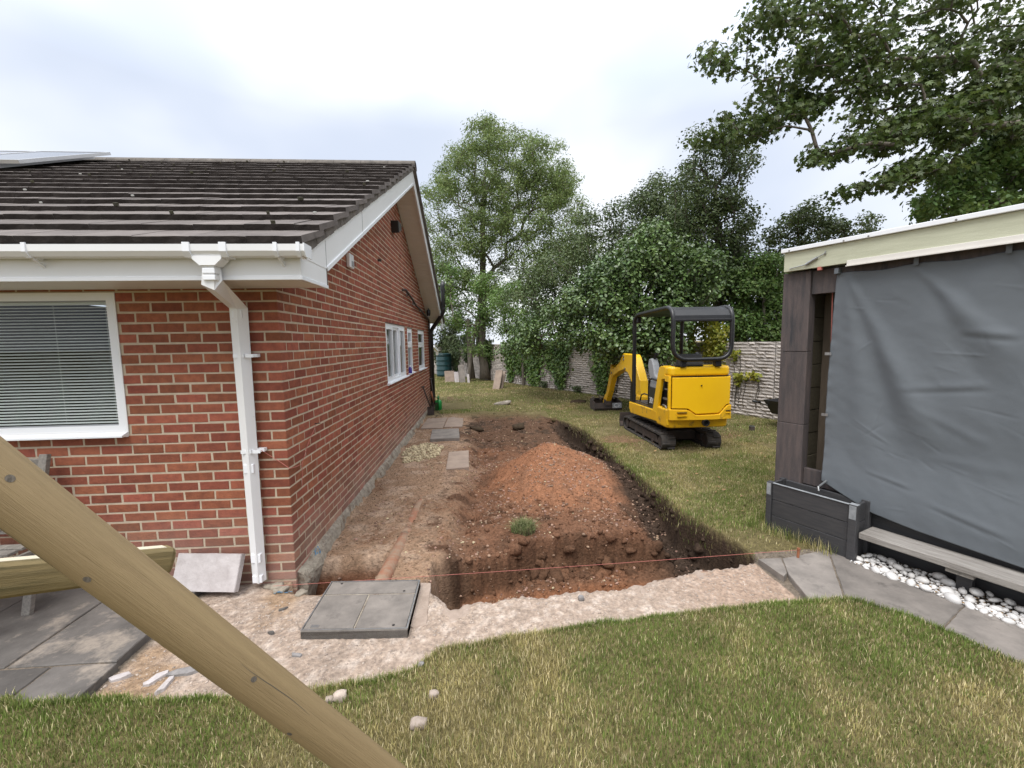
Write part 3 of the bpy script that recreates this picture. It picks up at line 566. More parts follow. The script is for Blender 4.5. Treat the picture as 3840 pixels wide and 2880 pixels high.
for i in sorted(single):
    w, me, loc, rz, sx = bricks[i]; o = bpy.data.objects.new('brick', me); o.location = (loc[0], loc[1], loc[2]+.05); o.rotation_euler = (0, 0, rz); o.scale = (sx, 1, 1); link(o, w)
Vs, Fs, As, o_ = [], [], [], 0
for i in order:
    if i in single: continue
    v = bverts(bricks[i]); f = [tuple(p.vertices) for p in bricks[i][1].polygons]
    Vs.append(v); Fs += [tuple(q+o_ for q in p) for p in f]; As.append(np.full(len(v), random.random())); o_ += len(v)
me = bpy.data.meshes.new('brickwork'); me.from_pydata(np.concatenate(Vs)+np.array((0, 0, .05)), [], Fs); me.attributes.new('rnd', 'FLOAT', 'POINT').data.foreach_set('value', np.concatenate(As).astype(np.float32))
tag(mobj('brickwork', me, 'brick', house), kind='stuff')

# footing exposed along the gable: rough concrete haunch
ys_ = np.arange(.03, 8.9, .03); V = []; m_ = 8
for y in ys_:
    y_ = np.array(y); near = float(ss(np.array(1.1), np.array(.1), y_)); j = float(fbm(y_, y_*0, 5, 4, 7)); j2 = float(fbm(y_, y_*0+3, 17, 3, 9)); zt = .0+.018*j-.03*near; w = .035+.018*j+.03*near
    prof = [(-.012, zt+.012), (.006+.004*j2, zt+.008), (w*.7, zt-.02+.012*j2), (w+.008*j2, zt-.05), (w+.012+.012*j, -.10-.02*near), (w+.01+.01*j2, -.17), (w-.02, -.24-.06*near), (-.01, -.62)]
    for k, (px, pz) in enumerate(prof): V.append((px+(.006*float(fbm(y_, y_*0+k*7., 28, 2, 13)) if 0 < k < 7 else 0), y, pz+(.006*float(fbm(y_, y_*0+k*9., 30, 2, 14)) if 0 < k < 7 else 0)))
F = [(i*m_+k, i*m_+k+1, (i+1)*m_+k+1, (i+1)*m_+k) for i in range(len(ys_)-1) for k in range(m_-1)]+[tuple(range(m_))[::-1]]
H(B().add(V, F), 'footing', 'footing', smooth=False)

# eaves: soffit, fascia, box end, barge boards
X_B = .37
H(B().box(-7, .35, -.44, .0, 2.193, 2.205), 'eaves_soffit', 'soffit')
H(B().box(-7, .345, -.462, -.444, 2.19, 2.40), 'fascia', 'upvc')
H(B().box(-7, .35, -.470, -.4625, 2.185, 2.212), 'fascia_trim', 'upvc_clean', bevel=.003)
rake = lambda y, z0: z0+TAN*(4.5-abs(4.5-y))
b = B().prism([(-.464, 2.19), (.0, 2.19), (.0, 2.5), (-.464, 2.355)], 'x', .346, X_B); H(b, 'box_end', 'upvc')
H(B().box(.346, X_B+.008, -.470, .004, 2.185, 2.21), 'box_end_trim', 'upvc_clean', bevel=.003)
H(B().prism([(9.0, 2.19), (9.464, 2.19), (9.464, 2.32), (9.0, 2.5)], 'x', .346, X_B), 'box_end', 'upvc')
zb = 2.323; zt_ = 2.580
H(B().prism([(.002, zb), (4.498, rake(4.5, zb)), (4.498, rake(4.5, zt_)), (-.46, rake(-.46, zt_)), (-.46, 2.33), (.002, 2.33)], 'x', .348, X_B+.003), 'barge_board', 'upvc')
H(B().prism([(8.998, zb), (9.46, 2.33), (9.46, rake(9.46, zt_)), (4.502, rake(4.5, zt_)), (4.502, rake(4.5, zb))], 'x', .348, X_B+.003), 'barge_board', 'upvc')
H(B().bar((X_B+.006, .0, zb+.006), (X_B+.006, 4.5, rake(4.5, zb)+.006), .012, .03), 'barge_trim', 'upvc_clean')
H(B().bar((X_B+.006, 9.0, zb+.006), (X_B+.006, 4.5, rake(4.5, zb)+.006), .012, .03), 'barge_trim', 'upvc_clean')
H(B().box(X_B+.0025, X_B+.0045, 1.055, 1.06, rake(1.05, zb)+.02, rake(1.05, zt_)-.01), 'board_joint', 'lead')
H(B().box(X_B+.0005, X_B+.0045, -.003, .0, 2.21, 2.535), 'board_joint', 'lead')
H(B().bar((.174, .02, zb+.045), (.174, 4.49, rake(4.49, zb)+.03), .345, .01), 'rake_soffit', 'soffit')
rs = B(); nb = 52
for i in range(nb):                                                            # tongue and groove boards under the far rake
    y0 = 4.52+i*(4.48/nb); y1 = y0+4.48/nb-.006
    bb = B().add([(.002, y0, rake(y0, zb)+.03), (.347, y0, rake(y0, zb)+.03), (.347, y1, rake(y1, zb)+.03), (.002, y1, rake(y1, zb)+.03)]+[(.002, y0, rake(y0, zb)+.045), (.347, y0, rake(y0, zb)+.045), (.347, y1, rake(y1, zb)+.045), (.002, y1, rake(y1, zb)+.045)],
                 [(0, 1, 2, 3), (7, 6, 5, 4), (0, 4, 5, 1), (1, 5, 6, 2), (2, 6, 7, 3), (3, 7, 4, 0)])
    H(bb, 'soffit_board', 'soffit')
H(B().bar((.174, 4.5, rake(4.5, zb)+.052), (.174, 9.0, rake(9.0, zb)+.052), .34, .008), 'soffit_backing', 'lead')

# roof
ZE = 2.395; YE = -.53                                                          # lower edge of the eaves tiles
def slope(s, lift=0.): return (YE+s*CO-lift*SI, ZE+s*SI+lift*CO)
poly = [slope(.05, -.035), slope(5.60, -.035), slope(5.60, -.06), slope(.05, -.075)]
roof = H(B().prism(poly, 'x', -7, .36), 'roof', 'lead')
poly = [(9.0-y, z) for y, z in poly]; H(B().prism(poly, 'x', -7, .36), 'rear_roof_deck', 'lead')
H(B().prism([(9.0-y, z) for y, z in (slope(.0, .0), slope(5.64, .0), slope(5.64, -.045), slope(0, -.05))], 'x', -7, .42), 'rear_tiles', 'roof_tile')
def tile_mesh(seed):
    r = random.Random(seed); b = B(); w = .3265; l = .42; t = .042; n = 4; j = lambda a: r.uniform(-a, a)
    xs = [w*i/n for i in range(n+1)]; V = []
    for k, (yy, tp) in enumerate(((0, t), (.012, t+.002), (l, t*.6))):
        for x in xs: V.append((x, yy+(j(.004) if k < 2 else 0), tp+j(.0015)))
    for x in xs: V.append((x, j(.003), 0))
    for x in xs: V.append((x, l, -.012))
    q = n+1; F = [(k*q+i, k*q+i+1, (k+1)*q+i+1, (k+1)*q+i) for k in range(2) for i in range(n)]+[(3*q+i, 3*q+i+1, i+1, i) for i in range(n)]+[(0, q, 2*q, 4*q, 3*q), (n+3*q, n+4*q, n+2*q, n+q, n)]
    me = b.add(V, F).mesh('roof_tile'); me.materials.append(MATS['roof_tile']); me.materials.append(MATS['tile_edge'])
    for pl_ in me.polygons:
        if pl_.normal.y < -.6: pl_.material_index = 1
    return me
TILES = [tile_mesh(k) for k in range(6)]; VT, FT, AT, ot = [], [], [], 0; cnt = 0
from mathutils import Euler
for c in range(16):
    s0 = c*.345; x = .42-.329-(.16 if c % 2 else 0)
    first = True
    if c % 2: x = .42-.329
    k = 0; xx = .42
    while xx > -7:
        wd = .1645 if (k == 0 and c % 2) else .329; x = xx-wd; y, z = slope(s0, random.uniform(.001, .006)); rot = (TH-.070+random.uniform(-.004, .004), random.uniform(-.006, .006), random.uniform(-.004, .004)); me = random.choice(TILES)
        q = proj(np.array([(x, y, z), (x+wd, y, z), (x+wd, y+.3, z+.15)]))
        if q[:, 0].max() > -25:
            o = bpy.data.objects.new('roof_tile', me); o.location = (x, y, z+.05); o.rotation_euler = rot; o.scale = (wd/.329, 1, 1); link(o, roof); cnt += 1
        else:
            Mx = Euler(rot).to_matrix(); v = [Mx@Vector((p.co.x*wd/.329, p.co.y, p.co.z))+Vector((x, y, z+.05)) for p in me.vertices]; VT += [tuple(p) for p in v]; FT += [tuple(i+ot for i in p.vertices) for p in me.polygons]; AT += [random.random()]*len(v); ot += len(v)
        xx = x; k += 1
print('tiles', cnt)
me = bpy.data.meshes.new('tiling'); me.from_pydata(VT, [], FT); me.attributes.new('rnd', 'FLOAT', 'POINT').data.foreach_set('value', AT); tag(mobj('tiling', me, 'roof_tile', roof), kind='stuff')
# verge mortar
b = B()
for i in range(56):
    s0, s1 = i*.1, i*.1+.098; (ya, za), (yb, zb2) = slope(s0, -.058), slope(s1, -.058); h = .085+random.uniform(-.008, .008)
    b.bar((.368, ya, za+.02), (.368, yb, zb2+.02), .055+random.uniform(-.006, .006), h)
H(b, 'verge_mortar', 'tile_mortar')
H(B().bar((.378, 9.0-YE, ZE-.03), (.378, 4.5, 4.83), .05, .09), 'verge_mortar', 'tile_mortar')
for i in range(17):                                                            # ridge
    x1 = .43-i*.45; b = B(); pts = [(math.cos(a)*.135, math.sin(a)*.10) for a in np.linspace(-.15, math.pi+.15, 9)]
    poly = [(4.5+p, 4.80+q) for p, q in pts]; inn = [(4.5+p*.85, 4.80+q*.82) for p, q in pts[::-1]]
    H(B().prism(poly+inn, 'x', x1-.445, x1), 'ridge_tile', 'tile_mortar', parent=roof)
def spot(n, mt, name, r0, r1, up):                                             # lichen and moss on the tiles
    b = B()
    for _ in range(n):
        s = random.uniform(.05, 5.4); x = random.uniform(-4.2, .38)
        if mt == 'moss': s = round(s/.345)*.345+.01
        y, z = slope(s, 0); k = (s/.345) % 1; y, z = slope(s, .034+.022*(1-k)); r = random.uniform(r0, r1); m = 7
        pts = [(x+r*random.uniform(1., 2.2)*math.cos(a), r*random.uniform(.5, .9)*math.sin(a)) for a in np.linspace(0, 2*math.pi, m, endpoint=False)]
        top = [(px, y+q*CO-up*SI, z+q*SI+up*CO) for px, q in pts]; bot = [(px, y+q*CO+.01*SI, z+q*SI-.01*CO) for px, q in pts]
        b.add(top+bot, [tuple(range(m)), tuple(range(m, 2*m))[::-1]]+[(i, i+m, (i+1) % m+m, (i+1) % m) for i in range(m)])
    tag(H(b, name, mt, parent=roof), kind='stuff')
spot(12, 'lichen', 'lichen', .003, .012, .001); spot(30, 'moss', 'moss', .006, .014, .014)

# gutter, downpipe
U = [(-.572, 2.385), (-.57, 2.345), (-.55, 2.318), (-.475, 2.318), (-.468, 2.385), (-.473, 2.385), (-.479, 2.323), (-.548, 2.323), (-.566, 2.347), (-.567, 2.385)]
gut = H(B().prism(U, 'x', -7, .435), 'gutter', 'upvc')
def clipu(x0, x1, g): return B().prism([(-.574-g, 2.389+g), (-.574-g, 2.344-g*.5), (-.552-g*.7, 2.315-g), (-.472, 2.315-g), (-.472, 2.32), (-.55, 2.3205), (-.5685, 2.3455), (-.5695, 2.389+g)], 'x', x0, x1)
for x in (-1.15, -2.05, .27): H(clipu(x-.011, x+.011, .005), 'gutter_bracket', 'upvc_clean', parent=gut); H(B().bar((x, -.53, 2.313), (x, -.462, 2.27), .012, .012), 'gutter_bracket_arm', 'upvc_clean', parent=gut)
for x in (-.245, -.035): H(clipu(x-.02, x+.02, .006), 'gutter_union', 'upvc_clean', parent=gut)
H(clipu(.395, .415, .006), 'gutter_union', 'upvc_clean', parent=gut); H(B().prism([(-.578, 2.39), (-.578, 2.342), (-.555, 2.31), (-.465, 2.31), (-.462, 2.39)], 'x', .436, .444), 'gutter_stop_end', 'upvc_clean', parent=gut)
H(B().prism([(-.225, 2.318), (-.055, 2.318), (-.055, 2.30), (-.095, 2.262), (-.185, 2.262), (-.225, 2.30)], 'y', -.562, -.476), 'gutter_outlet', 'upvc', parent=gut)
r2 = .0325*math.sqrt(2)
dp = H(B().tube([(-.14, -.518, 2.275), (-.145, -.518, 2.165), (-.245, -.062, 2.045), (-.245, -.062, -.035)], r2, 4, square=True), 'downpipe', 'upvc')
for z in (2.23, 2.19): H(B().box(-.14-.037, -.14+.037, -.518-.037, -.518+.037, z-.016, z+.016), 'pipe_collar', 'upvc_clean', parent=dp, bevel=.004)
for z, h in ((2.0, .03), (.86, .035), (.16, .035), (-.005, .03)): H(B().box(-.245-.036, -.245+.036, -.098, -.026, z-h, z+h), 'pipe_collar', 'upvc_clean', parent=dp, bevel=.005)
for z in (1.70, .99): H(B().box(-.289, -.15, -.1005, -.0955, z-.012, z+.012).box(-.205, -.145, -.05, -.008, z-.012, z+.012).box(-.2115, -.207, -.1005, -.05, z-.012, z+.012), 'pipe_bracket', 'upvc_clean', parent=dp)
# far black soil pipe
H(B().tube([(.075, 8.93, -.15), (.075, 8.93, 2.08), (.12, 8.90, 2.18), (.43, 8.62, 2.55), (.47, 8.55, 2.66), (.47, 8.55, 3.30), (.47, 8.55, 3.42)], [.056, .056, .056, .056, .056, .056, .045], 12), 'soil_pipe', 'black_plastic', smooth=True)
for z in (.25, 1.12, 2.02): H(B().lathe([(.066, -.025), (.066, .025)], 14, (.075, 8.93, z)), 'pipe_collar', 'black_plastic')
for z in (2.7, 3.2): H(B().lathe([(.064, -.02), (.064, .02)], 14, (.47, 8.55, z)), 'pipe_collar', 'black_plastic')
# small fittings on the gable
H(B().prism([(4.30, 3.86), (4.60, 3.88), (4.60, 3.76), (4.45, 3.72), (4.34, 3.66)], 'x', .0, .13), 'vent_cowl', 'black_plastic', bevel=.01)
H(B().box(.0, .045, 1.72, 1.88, 2.64, 2.80), 'alarm_sensor', 'upvc_clean', bevel=.012); H(B().box(.045, .052, 1.78, 1.85, 2.66, 2.72), 'sensor_lens', 'seat_grey')
ca = H(B().tube([(.0, 5.10, 2.79), (.06, 5.16, 2.80), (.05, 5.55, 2.765), (.045, 6.1, 2.70), (.05, 6.4, 2.62), (.04, 7.25, 2.57), (.05, 8.0, 2.47), (.04, 8.75, 2.42), (.04, 8.84, 2.3), (.04, 8.84, -.1)], .024, 7), 'conduit', 'rust_steel', smooth=True)
for y, z in ((5.6, 2.76), (6.3, 2.65), (7.25, 2.57)): H(B().obox((.02, y, z), (.06, .02, .07)), 'conduit_clip', 'galv', parent=ca)
ln = H(B().lathe([(.03, .0), (.05, -.02), (.055, -.10), (.04, -.17), (.0, -.18)], 12, (.10, 8.28, 2.66)), 'soffit_lamp', 'black_plastic'); H(B().lathe([(.0, -.19), (.022, -.185), (.03, -.15), (.02, -.12)], 10, (.10, 8.28, 2.66)), 'bulb', 'print_white', parent=ln); H(B().tube([(.10, 8.28, 2.66), (.10, 8.28, 2.70)], .012, 6), 'lamp_arm', 'black_plastic', parent=ln)
H(B().tube([(.0, 3.25, 3.0), (.05, 3.25, 3.0)], .02, 6), 'cable_stub', 'rust_steel')
# solar panels on the far end of the roof are separate things (below)

# windows
def frame_rect(b, a0, a1, z0, z1, w, d0, d1, axis):
    P = (lambda a, c, z0, z1: b.box(a, c, d0, d1, z0, z1)) if axis == 'x' else (lambda a, c, z0, z1: b.box(d0, d1, a, c, z0, z1))
    P(a0, a1, z0, z0+w); P(a0, a1, z1-w, z1); P(a0, a0+w, z0+w, z1-w); P(a1-w, a1, z0+w, z1-w)
x0, x1, z0, z1 = WF
win = H(frame_rect.__call__(bb := B(), x0, x1-.004, z0+.03, z1, .05, -.004, .06, 'x') or bb, 'window', 'upvc_clean')
H((frame_rect(bb := B(), x0, x1+.010, z0+.03, z1+.006, .012, -.007, -.0005, 'x'), bb)[1], 'sealant_edge', 'upvc', parent=win)
H((frame_rect(bb := B(), x0+.05, x1-.054, z0+.08, z1-.05, .008, .010, .03, 'x'), bb)[1], 'glazing_bead', 'seat_grey', parent=win)
H(B().box(x0+.05, x1-.05, .022, .026, z0+.08, z1-.05), 'pane', 'glass', parent=win)
H(B().prism([(-.062, 1.118), (-.062, 1.131), (-.006, 1.150), (.06, 1.152), (.06, 1.112), (-.012, 1.112), (-.03, 1.118)], 'x', x0-.04, x1+.004), 'sill', 'upvc_clean', parent=win, bevel=.002)
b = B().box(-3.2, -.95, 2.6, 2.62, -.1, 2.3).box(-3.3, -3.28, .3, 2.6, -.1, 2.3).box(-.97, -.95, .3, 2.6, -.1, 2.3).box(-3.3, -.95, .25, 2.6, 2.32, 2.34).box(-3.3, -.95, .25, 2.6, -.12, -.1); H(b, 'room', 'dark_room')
blind = H(B().box(x0+.06, x1-.065, .055, .085, z1-.075, z1-.045), 'blind', 'blind', parent=win)
slat = B().add([(x0+.065, -.0125, -.004), (x0+.065, 0, .0), (x0+.065, .0125, -.0035), (x1-.07, -.0125, -.004), (x1-.07, 0, .0), (x1-.07, .0125, -.0035)], [(0, 1, 4, 3), (1, 2, 5, 4)]).mesh('slat', fix=False); slat.materials.append(MATS['blind'])
zz = z1-.09
while zz > z0+.10:
    o = bpy.data.objects.new('slat', slat); o.location = (0, .07, zz+.05); o.rotation_euler = (.42, 0, 0); link(o, win); zz -= .0225
for xx in (-1.62, -1.26, -2.1, -2.6): H(B().tube([(xx, .068, z0+.09), (xx, .068, z1-.06)], .0012, 5), 'blind_cord', 'blind', parent=win)
def gable_window(w, cols, toplight):
    y0, y1, z0, z1 = w; wn = H((frame_rect(bb := B(), y0, y1, z0+.02, z1, .05, -.075, -.012, 'y'), bb)[1], 'window', 'upvc_clean')
    H(B().prism([(.055, z0+.012), (.055, z0+.026), (-.02, z0+.042), (-.08, z0+.042), (-.08, z0-.004), (.02, z0-.004)], 'y', y0-.05, y1+.05).move(lambda x, y, z: (x, y, z)), 'sill', 'upvc_clean', parent=wn, bevel=.002)
    H(B().box(-.01, .006, y0-.02, y1+.02, z1+.002, z1+.012), 'lintel_edge', 'rust_steel', parent=wn)
    ws = (y1-y0-.06)/cols
    for c in range(cols):
        a, e = y0+.03+c*ws, y0+.03+(c+1)*ws
        for q0, q1 in ([(z0+.05, z1-.03)] if not toplight else [(z0+.05, z0+.62), (z0+.62, z1-.03)]):
            pr = -.055 if (cols == 3 and c == 1) else -.03
            sash = H((frame_rect(bb := B(), a+.002, e-.002, q0+.002, q1-.002, .06, pr-.03, pr+.022, 'y'), bb)[1], 'sash', 'upvc_clean', parent=wn)
            H(B().box(pr-.012, pr-.008, a+.06, e-.06, q0+.06, q1-.06), 'pane', 'glass', parent=wn)
    H(B().box(-.16, -.155, y0, y1, z0, z1), 'net_curtain', 'curtain_inside', parent=wn)
gable_window(WG[0], 3, False); gable_window(WG[1], 1, True); gable_window(WG[2], 1, True)
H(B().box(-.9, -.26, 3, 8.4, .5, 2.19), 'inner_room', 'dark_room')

# solar panels
def solar(x0, x1, s0, s1, label):
    t = thing('solar_panel', label, 'solar panel', (x1, slope(s0)[0], slope(s0)[1]), 0, 'solar panels on the roof')
    def W_(b, name, mt): return b.obj(name, mt, t, world=True)
    def sb(x0, x1, s0, s1, l0, l1): return B().prism([slope(s0, l0), slope(s1, l0), slope(s1, l1), slope(s0, l1)], 'x', x0, x1)
    W_(sb(x0+.03, x1-.03, s0+.03, s1-.03, .13, .15), 'glass', 'solar')
    for q in ((x0, x1, s0, s0+.03), (x0, x1, s1-.03, s1), (x0, x0+.03, s0+.03, s1-.03), (x1-.03, x1, s0+.03, s1-.03)): W_(sb(*q, .11, .155), 'frame', 'alu')
    for x in (x0+.3, x1-.3): W_(sb(x-.02, x+.02, s0-.02, s1+.02, .055, .108), 'mounting_rail', 'alu')
solar(-5.35, -4.32, 3.75, 5.35, 'pale framed solar panel nearest the bare end of the roof'); solar(-6.42, -5.39, 3.75, 5.35, 'pale framed solar panel cut off by the picture edge on the roof')
# ---------------------------------------------------------------- paving, covers, pipe
def gp(x, y, z=-.05):                                                          # photo point on a level surface
    d = _f+_r*(x*S_-1920)/CF-_u*(y*S_-1440)/CF; return CAM+d*(z-CAM[2])/d[2]
def slab_poly(pts, ztop, th, seed, jit=.006):
    r = random.Random(seed); P = []
    for i in range(len(pts)):
        a, c = np.array(pts[i]), np.array(pts[(i+1) % len(pts)])
        for t in np.linspace(0, 1, max(2, int(np.linalg.norm(c-a)/.06)), endpoint=False): P.append(tuple(a+(c-a)*t+np.array([r.uniform(-jit, jit), r.uniform(-jit, jit)])*(.35 if t else .2)))
    b = B(); m = len(P); c0 = np.mean(P, 0); inn = [(c0[0]+(p[0]-c0[0])*.985, c0[1]+(p[1]-c0[1])*.985) for p in P]
    b.add([(x, y, ztop-th) for x, y in P]+[(x, y, ztop-.006+r.uniform(-.002, .002)) for x, y in P]+[(x, y, ztop+r.uniform(-.0015, .0015)) for x, y in inn]+[(c0[0], c0[1], ztop)],
          [(i, (i+1) % m, m+(i+1) % m, m+i) for i in range(m)]+[(m+i, m+(i+1) % m, 2*m+(i+1) % m, 2*m+i) for i in range(m)]+[(2*m+i, 2*m+(i+1) % m, 3*m) for i in range(m)])
    return b
rect = lambda x0, x1, y0, y1: [(x0, y0), (x1, y0), (x1, y1), (x0, y1)]
def paving(name, label, polys, mt, ztop, th=.05):
    o = thing(name, None, None, (float(np.mean([p[0] for p in polys[0]])), float(np.mean([p[1] for p in polys[0]])), -.1)); o['label'] = label; o['kind'] = 'structure'
    for i, p in enumerate(polys): slab_poly(p, ztop+random.uniform(-.003, .003), th, i).obj('paving_slab', mt, o, world=True)
    return o
paving('patio', 'dark grey riven patio slabs in front of the bungalow window', [rect(-1.245, -.655, -.855, -.02), rect(-1.865, -1.26, -.855, -.02), rect(-2.6, -1.88, -.855, -.02), rect(-.985, -.635, -1.34, -.87), rect(-1.60, -1.0, -1.34, -.87), rect(-2.3, -1.615, -1.34, -.87), rect(-3.4, -2.615, -.855, -.02)], 'slab_dark', -.040, .06)
pxp = lambda L: [tuple(gp(x, y, -.045)[:2]) for x, y in L]
paving('paving_path', 'grey stone slab path leading to the shed', [pxp([(1690, 1206), (1787, 1187), (1836, 1330), (1778, 1330), (1703, 1240)]), pxp([(1638, 1208), (1687, 1206), (1700, 1239), (1693, 1246)]), pxp([(1790, 1187), (1862, 1213), (2092, 1297), (1965, 1430), (1840, 1332)]), pxp([(2095, 1298), (2290, 1368), (2330, 1600), (2060, 1520), (1968, 1432)])], 'slab_grey', -.045)
paving('far_path', 'dusty flagstones beside the far end of the gable wall', [rect(.10, .62, 8.30, 8.95), rect(.64, 1.18, 8.42, 9.0), rect(.10, .62, 8.97, 9.6), rect(.64, 1.20, 9.02, 9.65), rect(.12, .60, 6.0, 6.7), rect(.62, 1.02, 6.1, 6.75), rect(.12, .60, 6.72, 7.5), rect(.62, 1.0, 6.77, 7.45), rect(.10, .7, 7.52, 8.28)], 'slab_brown', -.078)
# jagged concrete lip along the trench
n_ = 200; V = []
for i in range(n_):
    x = 1.06+i*(3.70-1.06)/(n_-1); f = float(front_edge(np.array([x]))[0]); j = float(fbm(np.array(x), np.array(1.), 30, 3, 77))
    j2 = float(fbm(np.array(x), np.array(8.), 9, 3, 78)); z = -.094+.012*j2; V += [(x, f-.16, -.11), (x, f-.10, z-.002+.006*j), (x, f-.03+.02*j2, z+.008*j), (x, f+.012+.02*j, z-.012+.008*j2), (x, f+.022+.012*j2, -.15+.02*j), (x, f-.005, -.21)]
tag(B().add(V, [(i*6+k, i*6+k+1, i*6+k+7, i*6+k+6) for i in range(n_-1) for k in range(5)]).alone('concrete_lip', 'concrete_rough', 'broken pinkish concrete edge running along the trench', 'concrete edge', (2.4, -.35, -.1), smooth=False), kind='structure'); bpy.data.objects['concrete_lip'].pop('category')

t = thing('drain_cover', 'slab filled drain cover in a steel tray at the trench edge', 'drain cover', (.65, -.44, -.1)); O_ = lambda b, n, m, **k: b.obj(n, m, t, world=True, **k)
def skew(x, y, z): return (x, y-.065*(x-.66)*1., z)
zt = -.030
O_(B().box(.318, .996, -.715, -.155, -.10, zt-.012).move(skew), 'tray', 'steel')
for q in ((.318, .996, -.715, -.706), (.318, .996, -.164, -.155), (.318, .327, -.706, -.164), (.987, .996, -.706, -.164)): O_(B().box(q[0], q[1], q[2], q[3], -.10, zt+.001).move(skew), 'tray_rim', 'galv')
for i, q in enumerate((rect(.329, .985, -.325, -.166), rect(.329, .648, -.704, -.335), rect(.660, .985, -.704, -.335))):
    slab_poly(q, zt, .03, 40+i, .002).move(skew).obj('inset_slab', 'slab_grey', t, world=True)
O_(B().box(.329, .985, -.334, -.326, -.06, zt-.003).box(.649, .659, -.704, -.335, -.06, zt-.003).move(skew), 'joint', 'footing')
for x, y in ((.41, -.19), (.90, -.30), (.41, -.68), (.90, -.68)): O_(B().lathe([(.009, 0), (.009, .0015)], 8, (x, y-.065*(x-.66), zt+.0005)), 'lift_hole', 'black_paint')
O_(B().box(.37, .42, -.69, -.665, zt+.0012, zt+.0022).move(skew), 'maker_plate', 'galv')
slab_poly([(.33, -.06), (1.07, -.13), (1.10, -.62), (1.02, -.66)], -.085, .05, 91, .012).alone('concrete_bed', 'concrete_rough', 'smooth concrete bed showing beside the drain cover', 'concrete', (1.05, -.4, -.1))

t = thing('clay_drain_pipe', 'half buried terracotta drain pipe beside the gable wall', 'drain pipe', (.72, .9, -.15)); O_ = lambda b, n, m, **k: b.obj(n, m, t, world=True, **k)
zc_ = lambda s: float(np.interp(s, [0, .12, .28, .42, .5, .58, .68, .8, 1], [-.098, -.112, -.138, -.150, -.172, -.152, -.150, -.166, -.19]))
path = [(.675+.06*s, -.22+2.5*s, zc_(s)) for s in np.linspace(0, 1, 20)]
O_(B().tube(path[:9], .062, 16), 'pipe', 'clay_pipe', smooth=True); O_(B().tube(path[9:], .060, 16), 'pipe', 'clay_pipe', smooth=True); O_(B().tube(path[8:10], .068, 16), 'socket', 'clay_pipe', smooth=True)

def leaning(name, label, cx, y, z, w, h, th, lean, rz, mt, cat='slab', side=None, group=None):
    t = thing(name, label, cat, (cx, y, z), rz, group); Mx = Matrix.Rotation(lean, 4, 'X')
    b = slab_poly(rect(-w/2, w/2, 0, h), th/2, th, int(abs(cx)*100), .004).move(lambda x, y, z: tuple(Mx@Vector((x, y, z)))); b.obj('face', mt, t)
    return t
leaning('leaning_slab', 'pale dusty concrete slab leaning on brickwork beside the white downpipe', -.60, -.155, -.045, .50, .265, .05, R_(66), R_(-7), 'slab_pale')
def flat_slab(name, label, c, w, d, h, rz, mt, tilt=0.):
    t = thing(name, label, 'slab', (c[0], c[1], c[2]), rz); slab_poly(rect(-w/2, w/2, -d/2, d/2), h, h+.02, int(c[1]*77), .008).move(lambda x, y, z: (x, y, z+tilt*x)).obj('body', mt, t); return t
flat_slab('loose_slab', 'grey concrete slab lying on the side path near rubble', (.72, 5.25, -.10), .56, .92, .055, R_(4), 'slab_grey')
flat_slab('loose_slab', 'reddish slab half sunk in soil beyond the clay pipe', (1.08, 3.42, -.13), .34, 1.0, .05, R_(2), 'slab_brown', .05)
# broken bits, each one a thing
def chunk(name, label, x, y, r, sc, mt, seed, cat='rubble', z=None, rz=0., group=None):
    v, f = ico2(2); q = np.random.default_rng(seed); v = np.clip(v, -.80, .80)/.80; v = v*(1+.30*(fbm(v[:, 0]*2+seed, v[:, 1]*2+v[:, 2]*3, 1.5, 3, seed)[:, None])+q.uniform(-.10, .10, (len(v), 1))); v = v*np.array(sc)*r*.8
    z = (gz(x, y) if z is None else z); o = mobj(name, big_mesh(name, v, f), mt, None, (x, y, z+sc[2]*r*.45), (q.uniform(-.15, .15), q.uniform(-.15, .15), rz)); return tag(o, label, cat, group)
def shard(name, label, x, y, ln, w, th, mt, seed, rz):
    r = random.Random(seed); m = 9; P = [(ln/2*math.cos(a)*r.uniform(.75, 1.1), w/2*math.sin(a)*r.uniform(.6, 1.2)) for a in np.linspace(0, 2*math.pi, m, endpoint=False)]; z0 = gz(x, y)
    b = B().add([(u, v, -.004) for u, v in P]+[(u*.93, v*.88, th*r.uniform(.6, 1.1)) for u, v in P]+[(0, 0, th*1.05)], [(i, (i+1) % m, m+(i+1) % m, m+i) for i in range(m)]+[(m+i, m+(i+1) % m, 2*m) for i in range(m)])
    o = mobj(name, b.mesh(name), mt, None, (x, y, z0), (r.uniform(-.08, .08), r.uniform(-.08, .08), rz)); return tag(o, label, 'rubble')
def at(x, y, z=-.07): p = gp(x, y, z); return float(p[0]), float(p[1])
chunk('mortar_lump', 'big pinkish mortar lump lying on the front lawn', *at(905, 1572, -.03), .045, (1.1, .7, .6), 'rubble_stone', 3)
chunk('mortar_lump', 'small white mortar lump alone on the lawn below the strip', *at(938, 1508, -.03), .030, (1, .8, .7), 'rubble_stone', 4)
chunk('mortar_lump', 'white mortar lump at the lawn edge beside the round pole', *at(735, 1512, -.03), .036, (1.1, .8, .8), 'rubble_stone', 5)
chunk('mortar_lump', 'crumbly mortar piece touching the lump beside the pole', *at(712, 1518, -.03), .026, (1, .8, .7), 'rubble_stone', 6)
shard('stone_shard', 'long pale shard pointing at the patio corner', *at(335, 1462), .155, .05, .022, 'slab_pale', 7, .9)
shard('stone_shard', 'second pale shard standing across the patio joint', *at(357, 1475), .14, .045, .022, 'slab_pale', 8, 1.4)
shard('stone_shard', 'short pale shard nearest the dark patio slab', *at(258, 1460), .125, .055, .02, 'slab_pale', 9, .3)
